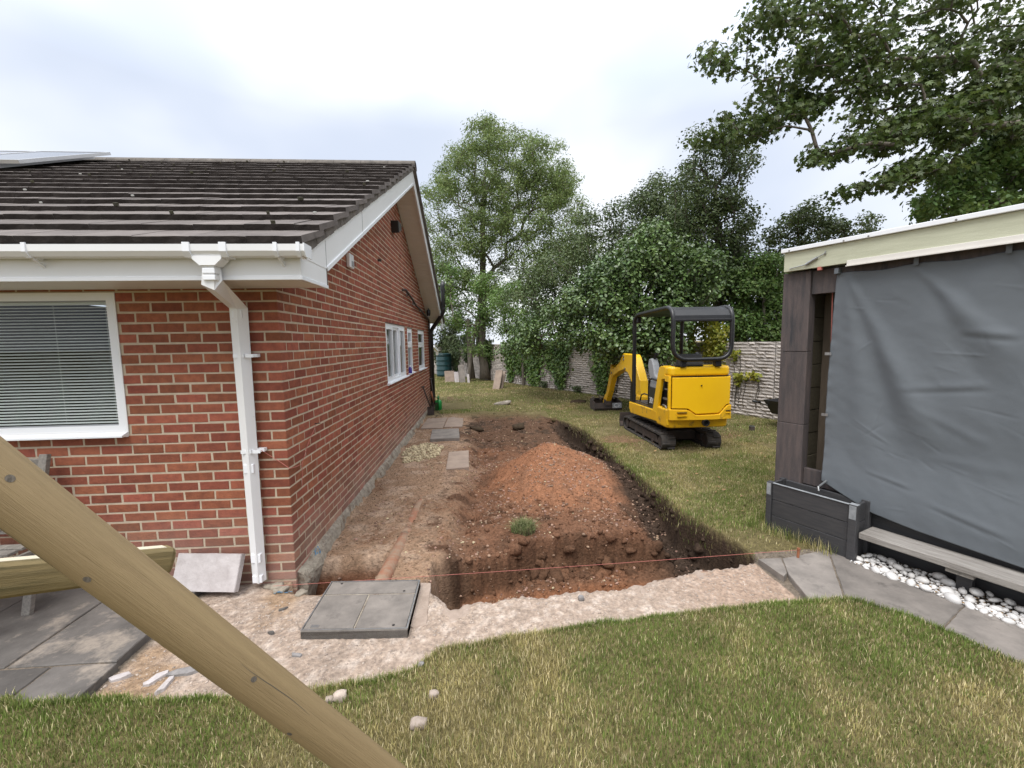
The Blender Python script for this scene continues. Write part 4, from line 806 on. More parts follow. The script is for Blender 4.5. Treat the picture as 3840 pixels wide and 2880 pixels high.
shard('slate_piece', 'dark slate piece on the hardcore left of the drain cover', *at(585, 1362), .06, .03, .016, 'slab_dark', 10, -.4)
shard('slate_piece', 'grey slate sliver below the drain cover near the lawn', *at(640, 1410), .085, .035, .014, 'slab_side', 11, -.3)
shard('slate_piece', 'thin slate sliver on hardcore above the round pole', *at(612, 1310), .07, .025, .012, 'slab_dark', 12, .7)
chunk('concrete_stub', 'grey stub set in the pink concrete by the trench', *at(1255, 1290), .03, (.8, .8, .9), 'slab_side', 13)
chunk('stone_lump', 'small grey lump on the hardcore beside the lawn corner', *at(910, 1455), .02, (1, .8, .8), 'slab_side', 14)
chunk('stone_lump', 'white stone lump on pink concrete close to the lawn', *at(1322, 1338), .02, (1, .8, .8), 'cobble', 15)
shard('slab_fragment', 'thin flat fragment under the shards at the patio edge', *at(400, 1445), .24, .06, .02, 'slab_side', 16, .2)
k = 0
for x, y, r in ((-.12, -.07, .05), (-.05, -.11, .04), (.03, -.12, .055), (-.18, -.06, .035), (.10, -.16, .04), (-.09, -.13, .03)):
    chunk('mortar_rubble', 'broken mortar rubble below the corner of the brick wall', x, y, r, (1.3, .9, .55), 'footing', 20+k, group='rubble at the wall corner', rz=k); k += 1
chunk('rubble_block', 'bent pale root and turf lump at the far edge of the dug soil', *at(1086, 872, -.02), .20, (1.6, .5, .4), 'root_pale', 31, cat='root', rz=-.2)
chunk('soil_lump', 'dark lump of turf in the tracks behind the spoil heap', *at(1120, 922, -.1), .17, (1, .8, .45), 'turf_soil', 32, cat='soil')
chunk('soil_lump', 'dark turf lump beside the loose slab on the path', *at(1030, 925, -.1), .15, (1.2, .9, .4), 'turf_soil', 33, cat='soil')
chunk('soil_lump', 'low brown mound on the grass in front of the bucket', *at(1248, 868, -.03), .24, (1.2, .8, .22), 'turf_soil', 34, cat='soil')

def turf(name, label, x, y, r, nb, cols, hh):
    t = thing(name, label, 'turf', (x, y, gz(x, y))); v, f = ico2(2); v = v*(1+.3*fbm(v[:, 0]*3, v[:, 1]*3+v[:, 2], 1.5, 3, int(x*9))[:, None])*np.array((r, r*.8, r*.55)); mobj('soil', big_mesh('soil', v, f), 'turf_soil', t)
    a = rng.uniform(0, 6.28, nb); q = r*np.sqrt(rng.random(nb))*1.0; P = np.stack([q*np.cos(a), q*np.sin(a)*.8, r*.35*(1-(q/r)**2)], 1); c = np.array(cols)[rng.integers(0, len(cols), nb)]*rng.uniform(.7, 1.3, (nb, 1))
    V, F, C = blades(P, hh*rng.uniform(.5, 1.3, nb), .0022*rng.uniform(.6, 1.4, nb), c, 1.1); mobj('grass_tuft', big_mesh('grass_tuft', V, F, False, {'tint': C}), 'grass_blade', t)
turf('turf_clump', 'upturned turf clump with green grass on the red earth ledge', *at(1130, 1143, -.16), .125, 900, [(.12, .16, .06), (.26, .24, .13), (.16, .19, .08)], .115)
turf('turf_clump', 'blue green grass tuft growing inside the trench wall', *at(1372, 1262, -.25), .08, 420, [(.07, .13, .10), (.09, .16, .12)], .10)

# string lines, pegs, paint
A0 = gp(590, 1266, -.04); A1 = gp(1724, 1188, .02)
B().tube([A0+(A1-A0)*s+np.array((0, 0, -.008*math.sin(math.pi*s))) for s in np.linspace(0, 1, 24)], .0014, 5).alone('string_line', 'string', 'taut pink builder string stretched across the trench', 'string', tuple(A0))
B().tube([(A1[0], A1[1], -.10), (A1[0]+.004, A1[1], .022)], .010, 8).tube([(A1[0]+.004, A1[1], .022), (A1[0]+.005, A1[1], .036)], .013, 8).alone('marker_peg', 'orange_wood', 'short pink topped peg in the grass beside the planter', 'peg', (A1[0], A1[1], -.1))
B().tube([(-.165, -.055, .99), (-.11, -.02, .93), (-.03, -.012, .865), (.012, -.012, .83), (.014, .10, .81), (.012, .215, .80), (.012, .19, .62)], .0022, 5).tube([(.012, .215, .80), (.012, .35, .93), (.012, .55, 1.06), (.012, .57, 1.075)], .0022, 5).alone('pink_string', 'string', 'loose pink string hanging from a nail round the brick corner', 'string', (-.16, -.05, .98))
B().tube([(-.005, .555, 1.07), (.05, .555, 1.075)], .004, 6).alone('wall_nail', 'rust_steel', 'rusty nail in the gable wall holding the pink string', 'nail', (0, .555, 1.07))
def splash(name, label, c, ax, ay, n, seed, up=.003):
    r = random.Random(seed); c, ax, ay = np.array(c), np.array(ax), np.array(ay); nrm = np.cross(ax, ay); nrm = nrm/np.linalg.norm(nrm); b = B()
    for k in range(n):
        o = c+ax*r.uniform(-1, 1)+ay*r.uniform(-1, 1)*.5; m = 8; q = r.uniform(.04, .22)
        pts = [o+ax*q*math.cos(a)*r.uniform(.6, 1.2)+ay*q*math.sin(a)*r.uniform(.6, 1.2)+nrm*(up+k*.0004) for a in np.linspace(0, 2*math.pi, m, endpoint=False)]; b.add(pts, [tuple(range(m))])
    return b.alone(name, 'blue_paint', label, 'paint mark', tuple(c))
splash('paint_mark', 'blue spray paint on the concrete at the foot of the corner', (-.02, -.165, -.082), (.07, 0, 0), (0, .022, 0), 16, 1, .005)
splash('paint_mark', 'blue spray paint mark on the footing of the gable wall', (.05, .33, -.02), (0, .04, .03), (.03, 0, -.05), 20, 2, .008)

# ---------------------------------------------------------------- round pole and brace in front, garden chair
def pole_thing():
    p0, p1 = pix(-260, 842, .49), pix(925, 1752, .985); d = (p1-p0)/np.linalg.norm(p1-p0); end = p1+d*((-.06-p1[2])/d[2]); top = p0-d*.55
    t = thing('play_frame', 'thick round pine leg of a play frame slanting close in front', 'play frame', tuple(end))
    def cyl(a, c, r, name, mt, n=28):
        a, c = Vector(a), Vector(c); L_ = (c-a).length; b = B(); rr = [r]*9; b.tube([(0, 0, L_*i/8) for i in range(9)], rr, n); o = b.obj(name, mt, t, smooth=True)
        o.rotation_euler = (c-a).to_track_quat('Z', 'Y').to_euler(); o.location = a-Vector(t.location); return o
    leg = cyl(top, end, .0355, 'leg', 'pole_wood'); LL = (Vector(end)-Vector(top)).length
    # knots, and drying cracks let into the surface
    r_ = random.Random(3)
    for s, a in ((.86, 3.6), (1.16, 2.9), (1.30, 3.9), (.70, 2.6), (1.02, 4.6)):
        for rr, mt in ((.0045, 'bark'),):
            pts = []
            for q in np.linspace(0, 2*math.pi, 12, endpoint=False): da = rr*math.cos(q)/.0355; pts.append(((.0358 if mt == 'bark' else .0361)*math.cos(a+da), (.0358 if mt == 'bark' else .0361)*math.sin(a+da), s+rr*1.15*math.sin(q)))
            B().add(pts, [tuple(range(12))]).obj('knot', mt, leg)
    for s, a, ln in ((.62, 4.15, .22), (1.12, 2.7, .18), (1.0, 4.3, .16)):
        b = B(); m = 14; V = []
        for i in range(m+1): u = i/m; w = .0005*math.sin(math.pi*u)+.0001; aa = a+.05*math.sin(u*5+s)+r_.uniform(-.006, .006); V += [(.0357*math.cos(aa-w/.0355), .0357*math.sin(aa-w/.0355), s+ln*u), (.0357*math.cos(aa+w/.0355), .0357*math.sin(aa+w/.0355), s+ln*u)]
        b.add(V, [(2*i, 2*i+1, 2*i+3, 2*i+2) for i in range(m)]).obj('crack', 'twig', leg)
    # brace: a half round rail with a chamfered end
    q0, q1 = pix(-420, 1297, .98), pix(368, 1211, 1.62); q0, q1 = Vector(q0), Vector(q1); ax = (q1-q0).normalized(); L_ = (q1-q0).length
    prof = [(-.028, -.052), (.016, -.052), (.026, -.040), (.030, -.015), (.030, .02), (.026, .042), (.014, .052), (-.028, .052)]
    b = B().prism([(u, v) for u, v in prof], 'x', 0, L_-.012); m = len(prof); e = [(L_, u*.8, v*.82) for u, v in prof]; k = len(b.v); b.add(e, [tuple(range(m))]); b.f += [(m+i, m+(i+1) % m, k+(i+1) % m, k+i) for i in range(m)]
    o = b.obj('brace', 'beam_wood', t, smooth=False); up = Vector((0, 0, 1)); y_ = up.cross(ax).normalized(); z_ = ax.cross(y_)
    Mx = Matrix(((ax.x, y_.x, z_.x), (ax.y, y_.y, z_.y), (ax.z, y_.z, z_.z))); Mx = Mx@Matrix.Rotation(math.pi, 3, 'X'); o.rotation_euler = Mx.to_euler(); o.location = q0-Vector(t.location)
    B().box(.0, L_-.03, -.026, .012, -.0535, -.0524).obj('top_glare', 'painted_glare', o)  # thin pale strip painting the sky's highlight along the top of the brace
    pe = B().prism([(u*.79, v*.81) for u, v in prof], 'x', L_+.0006, L_+.002).obj('end_grain', 'end_grain', o)
pole_thing()

t = thing('garden_chair', 'weathered wooden garden chair against the brick wall below the window', 'chair', (-1.98, -.35, -.04))
G = lambda b, n: b.obj(n, 'grey_wood', t, world=True, bevel=.004)
for x in (-1.645, -2.19):
    G(B().bar((x, -.34, -.04), (x, -.09, 1.02), .035, .055, (1, 0, 0)), 'back_post'); G(B().bar((x, -.62, -.04), (x, -.66, .58), .035, .05, (1, 0, 0)), 'front_leg'); G(B().bar((x, -.70, .60), (x, -.18, .63), .05, .025), 'armrest')
    G(B().bar((x, -.64, .38), (x, -.24, .36), .03, .045), 'side_rail')
G(B().box(-2.17, -1.665, -.115, -.085, .92, .99), 'top_rail')
for i in range(3): G(B().box(-2.17, -1.665, -.20+i*.02, -.18+i*.02, .48+i*.12, .55+i*.12), 'back_slat')
for i in range(5): G(B().box(-2.17, -1.665, -.66+i*.09, -.59+i*.09, .40, .42), 'seat_slat')
G(B().box(-2.17, -1.665, -.64, -.61, .12, .16), 'stretcher')
# ---------------------------------------------------------------- mini excavator
ex = thing('mini_excavator', 'yellow mini excavator with black canopy parked on the lawn', 'excavator', (4.90, 4.2, -.075))
E_ = lambda b, n, m, parent=None, **k: b.obj(n, m, parent or ex, world=True, **k)
def stadium(y0, y1, z0, z1, n=9):
    r = (z1-z0)/2; zc = (z0+z1)/2; P = [(y1-r+r*math.sin(a), zc-r*math.cos(a)) for a in np.linspace(0, math.pi, n)]+[(y0+r-r*math.sin(a), zc+r*math.cos(a)) for a in np.linspace(0, math.pi, n)]; return P
TZ0, TZ1 = -.068, .235
for xa, xb in ((4.40, 4.63), (5.17, 5.40)):
    out_, in_ = stadium(3.34, 5.30, TZ0+.014, TZ1-.014, 12), stadium(3.37, 5.27, TZ0+.045, TZ1-.045, 12); m = len(out_); b = B()
    b.add([(xa, *p) for p in out_]+[(xb, *p) for p in out_]+[(xa, *p) for p in in_]+[(xb, *p) for p in in_],
          [(i, (i+1) % m, m+(i+1) % m, m+i) for i in range(m)]+[(2*m+i, 3*m+i, 3*m+(i+1) % m, 2*m+(i+1) % m) for i in range(m)]+[(i, 2*m+i, 2*m+(i+1) % m, (i+1) % m) for i in range(m)]+[(m+i, m+(i+1) % m, 3*m+(i+1) % m, 3*m+i) for i in range(m)])
    trk = E_(b, 'track', 'rubber')
    P = stadium(3.34, 5.30, TZ0+.014, TZ1-.014, 40); P = np.array(P); d = np.r_[0, np.cumsum(np.linalg.norm(np.diff(np.vstack([P, P[:1]]), axis=0), axis=1))]; Lp = d[-1]; nl = 46
    for i in range(nl):
        s = (i+.5)*Lp/nl; j = np.searchsorted(d, s)-1; j = min(j, len(P)-1); p, q = P[j], P[(j+1) % len(P)]; u = (q-p)/(np.linalg.norm(q-p)+1e-9); c = p+u*(s-d[j]); nrm = np.array([u[1], -u[0]])
        for (x0, x1) in (((xa+.004, xa+.13),) if i % 2 else ((xa+.10, xb-.004),)):
            a = c+nrm*.008; V = [(x0, *(a-u*.020)), (x1, *(a-u*.020)), (x1, *(a+u*.020)), (x0, *(a+u*.020))]; c2 = c+nrm*.020; W2 = [(x0, *(c2-u*.013)), (x1, *(c2-u*.013)), (x1, *(c2+u*.013)), (x0, *(c2+u*.013))]
            c0 = c-nrm*.01; V = [(x0, *(c0-u*.020)), (x1, *(c0-u*.020)), (x1, *(c0+u*.020)), (x0, *(c0+u*.020))]
            E_(B().add(V+W2, [(0, 1, 2, 3), (7, 6, 5, 4)]+[(k, k+4, (k+1) % 4+4, (k+1) % 4) for k in range(4)]), 'lug', 'rubber', parent=trk)
    xo = xa if xa < 4.9 else xb; sg = 1 if xa < 4.9 else -1
    E_(B().prism([(3.62, .02), (3.66, .15), (4.98, .165), (5.06, .02)], 'x', min(xo+sg*.035, xo+sg*.195), max(xo+sg*.035, xo+sg*.195)), 'track_frame', 'rust_steel', bevel=.01)
    for y, r in ((3.50, .085), (5.13, .09)): E_(B().lathe([(r*.5, -.09), (r, -.085), (r, .085), (r*.5, .09)], 18).move(lambda x, y_, z, y=y: ((xa+xb)/2+z, y+x, .083+y_)), 'sprocket', 'rust_steel', smooth=False)
    for y in (3.85, 4.25, 4.65): E_(B().lathe([(.045, -.085), (.045, .085)], 12).move(lambda x, y_, z, y=y: ((xa+xb)/2+z, y+x, .012+y_)), 'roller', 'rust_steel')
E_(B().box(4.63, 5.17, 3.75, 4.85, .03, .20), 'undercarriage', 'rust_steel', bevel=.02); E_(B().lathe([(.26, .20), (.26, .30), (.22, .30), (.22, .36)], 26, (4.9, 4.15, 0)), 'slew_ring', 'rust_steel')
E_(B().prism([(5.46, -.04), (5.50, -.055), (5.54, .05), (5.52, .24), (5.49, .24), (5.505, .05)], 'x', 4.40, 5.40), 'dozer_blade', 'rust_steel')
for x in (4.70, 5.10): E_(B().bar((x, 4.8, .10), (x, 5.50, .08), .06, .07), 'blade_arm', 'rust_steel')
# upper body
def rplan(x0, x1, y0, y1, r, n=6):
    P = []
    for cx, cy, a0 in ((x0+r, y0+r, math.pi), (x1-r, y0+r, 1.5*math.pi)):
        P += [(cx+r*math.cos(a0+a), cy+r*math.sin(a0+a)) for a in np.linspace(0, math.pi/2, n)]
    return P+[(x1, y1), (x0, y1)]
def bow(x, y, z): return (x, y-.045*(1-((x-4.91)/.51)**2)*max(0, min(1, (3.4-y)/.3)), z)     # tail face bows outward
E_(B().prism(rplan(4.405, 5.415, 3.13, 3.62, .09), 'z', .36, .665).move(lambda x, y, z: bow(x, y, z) if z > .4 else bow(x, y+.05*(y < 3.3), z)), 'counterweight', 'yellow_worn', bevel=.03, seg=3)
E_(B().prism(rplan(4.46, 5.40, 3.165, 3.30, .05), 'z', .60, 1.19).move(bow), 'engine_bay', 'black_paint')
xs = np.linspace(4.455, 5.392, 16); lo = np.interp(xs, [4.42, 4.70, 4.82, 5.21, 5.33, 5.40], [.690, .684, .596, .604, .732, .748]); V = []
for x, z0 in zip(xs, lo):
    for yy in (3.128, 3.16): V += [bow(x, yy, z0), bow(x, yy, 1.172)]
m = len(xs); F = [(4*i, 4*i+4, 4*i+5, 4*i+1) for i in range(m-1)]+[(4*i+2, 4*i+3, 4*i+7, 4*i+6) for i in range(m-1)]+[(4*i+1, 4*i+5, 4*i+7, 4*i+3) for i in range(m-1)]+[(4*i, 4*i+2, 4*i+6, 4*i+4) for i in range(m-1)]+[(0, 1, 3, 2), (4*m-4, 4*m-2, 4*m-1, 4*m-3)]
rd = E_(B().add(V, F), 'rear_door', 'yellow_paint', bevel=.006); E_(B().lathe([(.011, 0), (.011, .012)], 8).move(lambda x, y, z: (4.90+x, 3.083-z, 1.045+y)), 'lock', 'black_paint', parent=rd)
xs = np.linspace(4.41, 5.412, 16); lo2 = np.interp(xs, [4.40, 4.70, 4.82, 5.21, 5.33, 5.42], [.672, .666, .574, .582, .714, .728]); V = []
for x, z0 in zip(xs, lo2):
    for yy in (3.112, 3.19): V += [bow(x, yy, .50), bow(x, yy, z0)]
E_(B().add(V, F), 'counterweight_band', 'yellow_worn', bevel=.008)
for x0, x1 in ((4.52, 4.67), (5.31, 5.395)):
    for z in (.625, .575) if x0 < 5 else (.64, .60): E_(B().box(x0, x1, 3.058 if x0 < 5 else 3.088, 3.12, z-.005, z+.005), 'vent_slot', 'yellow_paint' if z in (.575, .60) else 'black_paint')
for xa_, xb_ in ((4.412, 4.450), (5.396, 5.412)): E_(B().box(xa_, xb_, 3.155, 3.205, .66, 1.18), 'corner_strip', 'yellow_paint', bevel=.008)
E_(B().prism(rplan(4.41, 5.41, 3.145, 3.48, .08), 'z', 1.186, 1.345).move(lambda x, y, z: bow(x, y, z)), 'hood', 'yellow_paint', bevel=.045, seg=4)
E_(B().lathe([(.055, 0), (.055, .05), (.04, .05), (.04, .01)], 14).move(lambda x, y, z: (4.98+x, 3.10-z, .455+y)), 'exhaust_outlet', 'black_paint')
# left side: cowl with open engine bay
cw = E_(B().prism([(3.46, 1.336), (3.30, 1.336), (3.30, 1.14), (3.43, 1.12), (3.60, .52), (3.60, .41), (3.82, .41), (3.76, .62), (3.58, 1.20), (3.53, 1.31)], 'x', 4.404, 4.452), 'side_cowl', 'yellow_paint', bevel=.008)
E_(B().box(4.406, 4.45, 3.16, 3.31, 1.10, 1.20), 'cowl_top', 'yellow_paint', bevel=.006); E_(B().box(4.408, 4.449, 3.18, 3.52, .41, .505), 'cowl_base', 'yellow_paint', bevel=.006)
E_(B().box(4.50, 5.36, 3.22, 3.66, .44, 1.18), 'engine_bulkhead', 'black_paint')
E_(B().tube([(4.45, 3.26, .58), (4.43, 3.30, .70), (4.43, 3.40, .71), (4.44, 3.44, .62)], .014, 7), 'hose', 'steel', smooth=True); E_(B().box(4.43, 4.455, 3.26, 3.42, .80, .83).box(4.43, 4.455, 3.25, 3.36, .96, .985), 'engine_bracket', 'steel')
for x0, x1 in ((4.402, 4.448), (5.36, 5.412)):
    E_(B().prism([(3.56, .40), (4.86, .335), (4.95, .42), (4.955, .545), (3.70, .575), (3.60, .56)], 'x', x0, x1), 'floor_sill', 'yellow_worn', bevel=.012)
E_(B().box(4.448, 5.36, 3.6, 4.95, .34, .40), 'underside', 'black_paint'); E_(B().box(4.44, 5.37, 3.62, 4.96, .545, .572), 'floor_plate', 'black_paint', bevel=.006); E_(B().box(4.52, 5.3, 3.9, 4.9, .573, .578), 'floor_mat', 'rubber')
E_(B().prism([(3.60, .575), (4.10, .575), (4.10, .90), (4.06, .93), (3.50, .93)], 'x', 4.453, 4.468), 'side_plate', 'black_paint')
cu = bpy.data.curves.new('number_print', 'FONT'); cu.body = '301.8'; cu.size = .125; cu.extrude = .001
cu.materials.append(MATS['print_white']); tmp = bpy.data.objects.new('lettering', cu); COL.objects.link(tmp); bpy.context.view_layer.update(); mt_ = bpy.data.meshes.new_from_object(tmp.evaluated_get(bpy.context.evaluated_depsgraph_get())); bpy.data.objects.remove(tmp)
tx = bpy.data.objects.new('model_number', mt_); tx.rotation_euler = (math.pi/2, 0, -math.pi/2); tx.location = (4.4505-4.90, 4.03-4.2, .655+.075); link(tx, ex); tx.scale = (.95, 1.2, 1)
E_(B().tube([(4.46, 4.09, .60), (4.46, 4.09, .98), (4.46, 4.05, 1.06), (4.46, 3.96, 1.09), (4.46, 3.60, 1.075)], .018, 8), 'grab_rail', 'black_paint', smooth=True)
E_(B().tube([(4.50, 4.62, .60), (4.50, 4.55, .73), (4.50, 4.40, .77), (4.50, 4.18, .76)], .013, 7), 'pedal_lever', 'black_paint', smooth=True)
# seat and consoles
seat = E_(B().box(4.68, 5.16, 3.62, 4.05, .86, .98), 'seat', 'seat_black', bevel=.04); E_(B().prism([(3.50, .95), (3.60, .98), (3.66, 1.38), (3.60, 1.52), (3.54, 1.53), (3.48, 1.36)], 'x', 4.74, 5.14), 'seat_back', 'seat_black', parent=seat, bevel=.06, seg=3)
E_(B().box(4.66, 5.18, 3.6, 4.1, .575, .86), 'seat_base', 'seat_grey', bevel=.02)
for x0 in (4.47, 5.22):
    cs = E_(B().prism([(3.72, .60), (4.10, .60), (4.12, 1.0), (4.26, 1.30), (4.22, 1.42), (4.10, 1.44), (4.02, 1.32), (3.95, 1.15), (3.72, 1.10)], 'x', x0+.03, x0+.15), 'console', 'seat_grey', bevel=.02); E_(B().tube([(x0+.09, 4.12, 1.40), (x0+.09, 4.04, 1.52)], [.022, .03], 8), 'joystick', 'black_paint', parent=cs)
E_(B().box(4.47, 4.62, 3.74, 4.08, .93, 1.03), 'side_box', 'seat_grey', bevel=.01)
# canopy
def bez(P, n=6, r=.3):
    P = [Vector(p) for p in P]; o = [P[0]]
    for i in range(1, len(P)-1):
        a, c, e = P[i-1], P[i], P[i+1]; k = min(r, (a-c).length*.48, (e-c).length*.48); s, t_ = c+(a-c).normalized()*k, c+(e-c).normalized()*k
        o += [s*(1-u)**2+c*2*u*(1-u)+t_*u*u for u in np.linspace(0, 1, n)]
    return o+[P[-1]]
can = E_(B().tube(bez([(4.435, 4.80, .575), (4.435, 4.78, 2.235), (4.435, 3.10, 2.27), (4.435, 3.10, 1.45), (5.375, 3.10, 1.45), (5.375, 3.10, 2.27), (5.375, 4.78, 2.235), (5.375, 4.80, .575)], 7, .24), .034, 10), 'canopy_frame', 'black_paint', smooth=True)
E_(B().box(4.41, 4.47, 4.755, 4.82, .572, 2.20), 'front_post', 'black_paint', bevel=.008)
sec = [(4.80, 2.225), (4.6, 2.262), (4.0, 2.275), (3.45, 2.283), (3.27, 2.268), (3.16, 2.22), (3.10, 2.13), (3.09, 2.06)]; sec2 = [(y+.004, z-.022) for y, z in sec[::-1]]
E_(B().prism(sec+sec2, 'x', 4.45, 5.36), 'canopy_roof', 'black_paint'); E_(B().box(4.45, 5.36, 3.075, 3.105, 2.035, 2.075), 'roof_edge', 'black_paint', bevel=.008)
for x in (4.62, 5.18): E_(B().box(x-.05, x+.05, 3.10, 3.20, 1.335, 1.46), 'canopy_foot', 'black_paint', bevel=.012)
E_(B().box(4.50, 4.95, 3.14, 3.30, 1.345, 1.36), 'mount_plate', 'black_paint'); E_(B().obox((4.48, 4.70, 2.14), (.09, .10, .12)), 'work_lamp', 'black_paint', bevel=.02)
# boom, arm, bucket
BX0, BX1 = 4.635, 4.805
E_(B().box(4.60, 4.84, 4.90, 5.14, .28, .66), 'swing_post', 'yellow_worn', bevel=.03)
boom = E_(B().prism([(4.92, .62), (4.98, .52), (5.10, .54), (5.40, .82), (5.72, 1.06), (6.0, 1.12), (6.35, 1.05), (6.82, .90), (6.93, .92), (6.96, 1.0), (6.90, 1.06), (6.62, 1.14), (6.30, 1.27), (6.12, 1.42), (6.02, 1.475), (5.90, 1.46), (5.46, 1.46), (5.36, 1.40), (5.0, .95)], 'x', BX0, BX1), 'boom', 'yellow_paint', bevel=.012)
for y, z in ((6.0, 1.41), (5.99, 1.34), (6.88, .98), (5.9, 1.14)): E_(B().lathe([(.028, 0), (.028, .02)], 10).move(lambda x, y_, q, y=y, z=z: (BX0-q+.004, y+x, z+y_)), 'pin', 'steel', parent=boom)
E_(B().tube([(4.72, 5.02, .50), (4.72, 5.50, .78)], .045, 12).tube([(4.72, 5.50, .78), (4.72, 5.86, 1.02)], .022, 10), 'boom_cylinder', 'black_paint', smooth=True)
E_(B().tube([(4.72, 6.05, 1.44), (4.72, 6.55, 1.30)], .042, 12).tube([(4.72, 6.55, 1.30), (4.72, 6.98, 1.17)], .02, 10), 'arm_cylinder', 'black_paint', smooth=True)
arm = E_(B().prism([(6.82, .98), (6.90, 1.10), (7.00, 1.20), (7.06, 1.14), (7.10, .98), (7.42, .42), (7.68, .10), (7.64, .02), (7.56, .02), (7.20, .45), (6.92, .84)], 'x', 4.655, 4.785), 'arm', 'yellow_worn', bevel=.01)
E_(B().tube([(4.72, 7.10, 1.05), (4.72, 7.36, .66)], .036, 10).tube([(4.72, 7.36, .66), (4.72, 7.62, .30)], .018, 8), 'bucket_cylinder', 'steel', parent=None, smooth=True)
E_(B().prism([(7.50, .34), (7.56, .38), (7.78, .16), (7.72, .10)], 'x', 4.67, 4.77), 'bucket_link', 'yellow_worn', bevel=.008)
for x in (4.60, 4.84): E_(B().tube([(x, 6.1, 1.40), (x-.02 if x < 4.7 else x+.02, 6.5, 1.36), (x, 6.9, 1.22), (x, 7.05, 1.12), (x, 7.12, .92)], .014, 6), 'hydraulic_hose', 'black_paint', smooth=True)
bo = [(7.46, .16), (7.44, .02), (7.50, -.06), (7.66, -.075), (7.90, -.06), (7.98, .06), (7.96, .19), (7.88, .24)]; bi = [(p[0]*.93+7.69*.07, p[1]*.9+.1*.1) for p in bo[::-1]]
bk = E_(B().prism(bo+bi, 'x', 4.38, 5.08), 'bucket', 'rust_steel'); 
for x in (4.372, 5.072): E_(B().prism(bo, 'x', x, x+.016), 'bucket_side', 'rust_steel', parent=bk)
E_(B().prism([(7.452, .15), (7.435, .02), (7.430, .02), (7.445, .155)], 'x', 4.83, 5.075), 'bucket_plate', 'seat_grey', parent=bk)
E_(B().tube([(4.87+.05*math.cos(a)+.06, 7.428-.0, .09+.05*math.sin(a)) for a in np.linspace(.8, 5.4, 12)], .009, 5).tube([(4.995, 7.428, .04), (4.995, 7.430, .145), (5.03, 7.43, .14), (5.035, 7.43, .10), (5.0, 7.428, .085)], .009, 5), 'painted_letters', 'print_white', parent=bk)
for i in range(4): E_(B().box(4.42+i*.19, 4.47+i*.19, 7.86, 7.96, .19, .27), 'tooth', 'steel', parent=bk)
E_(B().box(4.64, 4.80, 7.40, 7.58, .10, .24), 'bucket_ear', 'rust_steel', parent=bk)

# ---------------------------------------------------------------- shed with tarpaulin, planter, bench, cobbles
SZ = -.05
shed = thing('garden_shed', 'dark timber garden shed with pale roof fascia and tarpaulin front', 'shed', (SH_O[0], SH_O[1], SZ), SHED_TH)
def Q(b, n, m, parent=None, **k): return b.move(lambda x, y, z: (x, y, z-SZ)).obj(n, m, parent or shed, **k)
for z0, z1, dx in ((-.05, .955, .0), (.958, 1.635, .004), (1.638, 2.362, .001)): Q(B().box(.238+dx, .34, .548, .785, z0, z1), 'post_board', 'char_wood', bevel=.004)
Q(B().box(.262, .32, -4, .546, 2.15, 2.36), 'lintel', 'char_wood', bevel=.004)
fas = Q(B().box(.185, .215, -4, .755, 2.372, 2.542), 'fascia', 'fascia_wood', bevel=.003); Q(B().box(.215, 3.5, .725, .755, 2.374, 2.542), 'side_fascia', 'fascia_wood')
Q(B().box(.160, 3.52, -4.02, .775, 2.544, 2.580), 'roof_edge', 'upvc_clean', bevel=.004)
Q(B().box(.172, .184, -4, .245, 2.352, 2.392), 'rail', 'soffit', bevel=.002); Q(B().box(.160, .184, -4, .247, 2.343, 2.351), 'rail_lip', 'soffit')
for y in (.70, .27, .1, -.4): Q(B().lathe([(.006, 0), (.006, .006)], 8).move(lambda x, y_, z, y=y: (.158-z+.003, y+x, 2.555+y_)), 'screw', 'steel')
zz = -.03
i = 0
while zz < 2.3:
    Q(B().box(.345, 2.9, .600+.004*(i % 2), .63, zz, zz+.214), 'plank', 'inner_wood', bevel=.004); zz += .22; i += 1
Q(B().box(.60, .66, .50, .598, -.03, 2.3), 'inner_stud', 'raw_post', bevel=.004)
Q(B().box(3.0, 3.05, -4, .63, -.05, 2.5), 'back_wall', 'planter_wood'); Q(B().box(.33, 3.0, -4, .63, -.06, -.03), 'shed_floor', 'planter_wood'); Q(B().box(.33, 3.0, -4, -3.95, -.05, 2.4), 'far_wall', 'planter_wood'); Q(B().box(.345, 3.0, .632, .66, -.05, 2.4), 'side_cladding', 'char_wood')
Q(B().box(.275, .32, .02, .544, .40, .55), 'bottom_rail', 'char_wood', bevel=.004); Q(B().box(.285, .315, -4, .543, -.05, .39), 'base_board', 'planter_wood')
tb = Q(B().tube([(.178, .70, 2.395), (.174, .60, 2.405), (.174, .56, 2.41)], .004, 6).tube([(.174, .56, 2.41), (.172, .47, 2.455)], .011, 8).tube([(.172, .47, 2.455), (.176, .41, 2.483)], .004, 6), 'turnbuckle', 'galv'); Q(B().tube([(.184, .41, 2.47), (.172, .41, 2.483), (.172, .405, 2.50)], .006, 6), 'eye_bolt', 'galv', parent=tb); Q(B().obox((.20, .455, 2.362), (.03, .03, .03)), 'red_knot', 'string')
Q(B().tube([(.31, .40, 2.16), (.33, .395, 1.6)], .004, 5), 'red_cord', 'string')
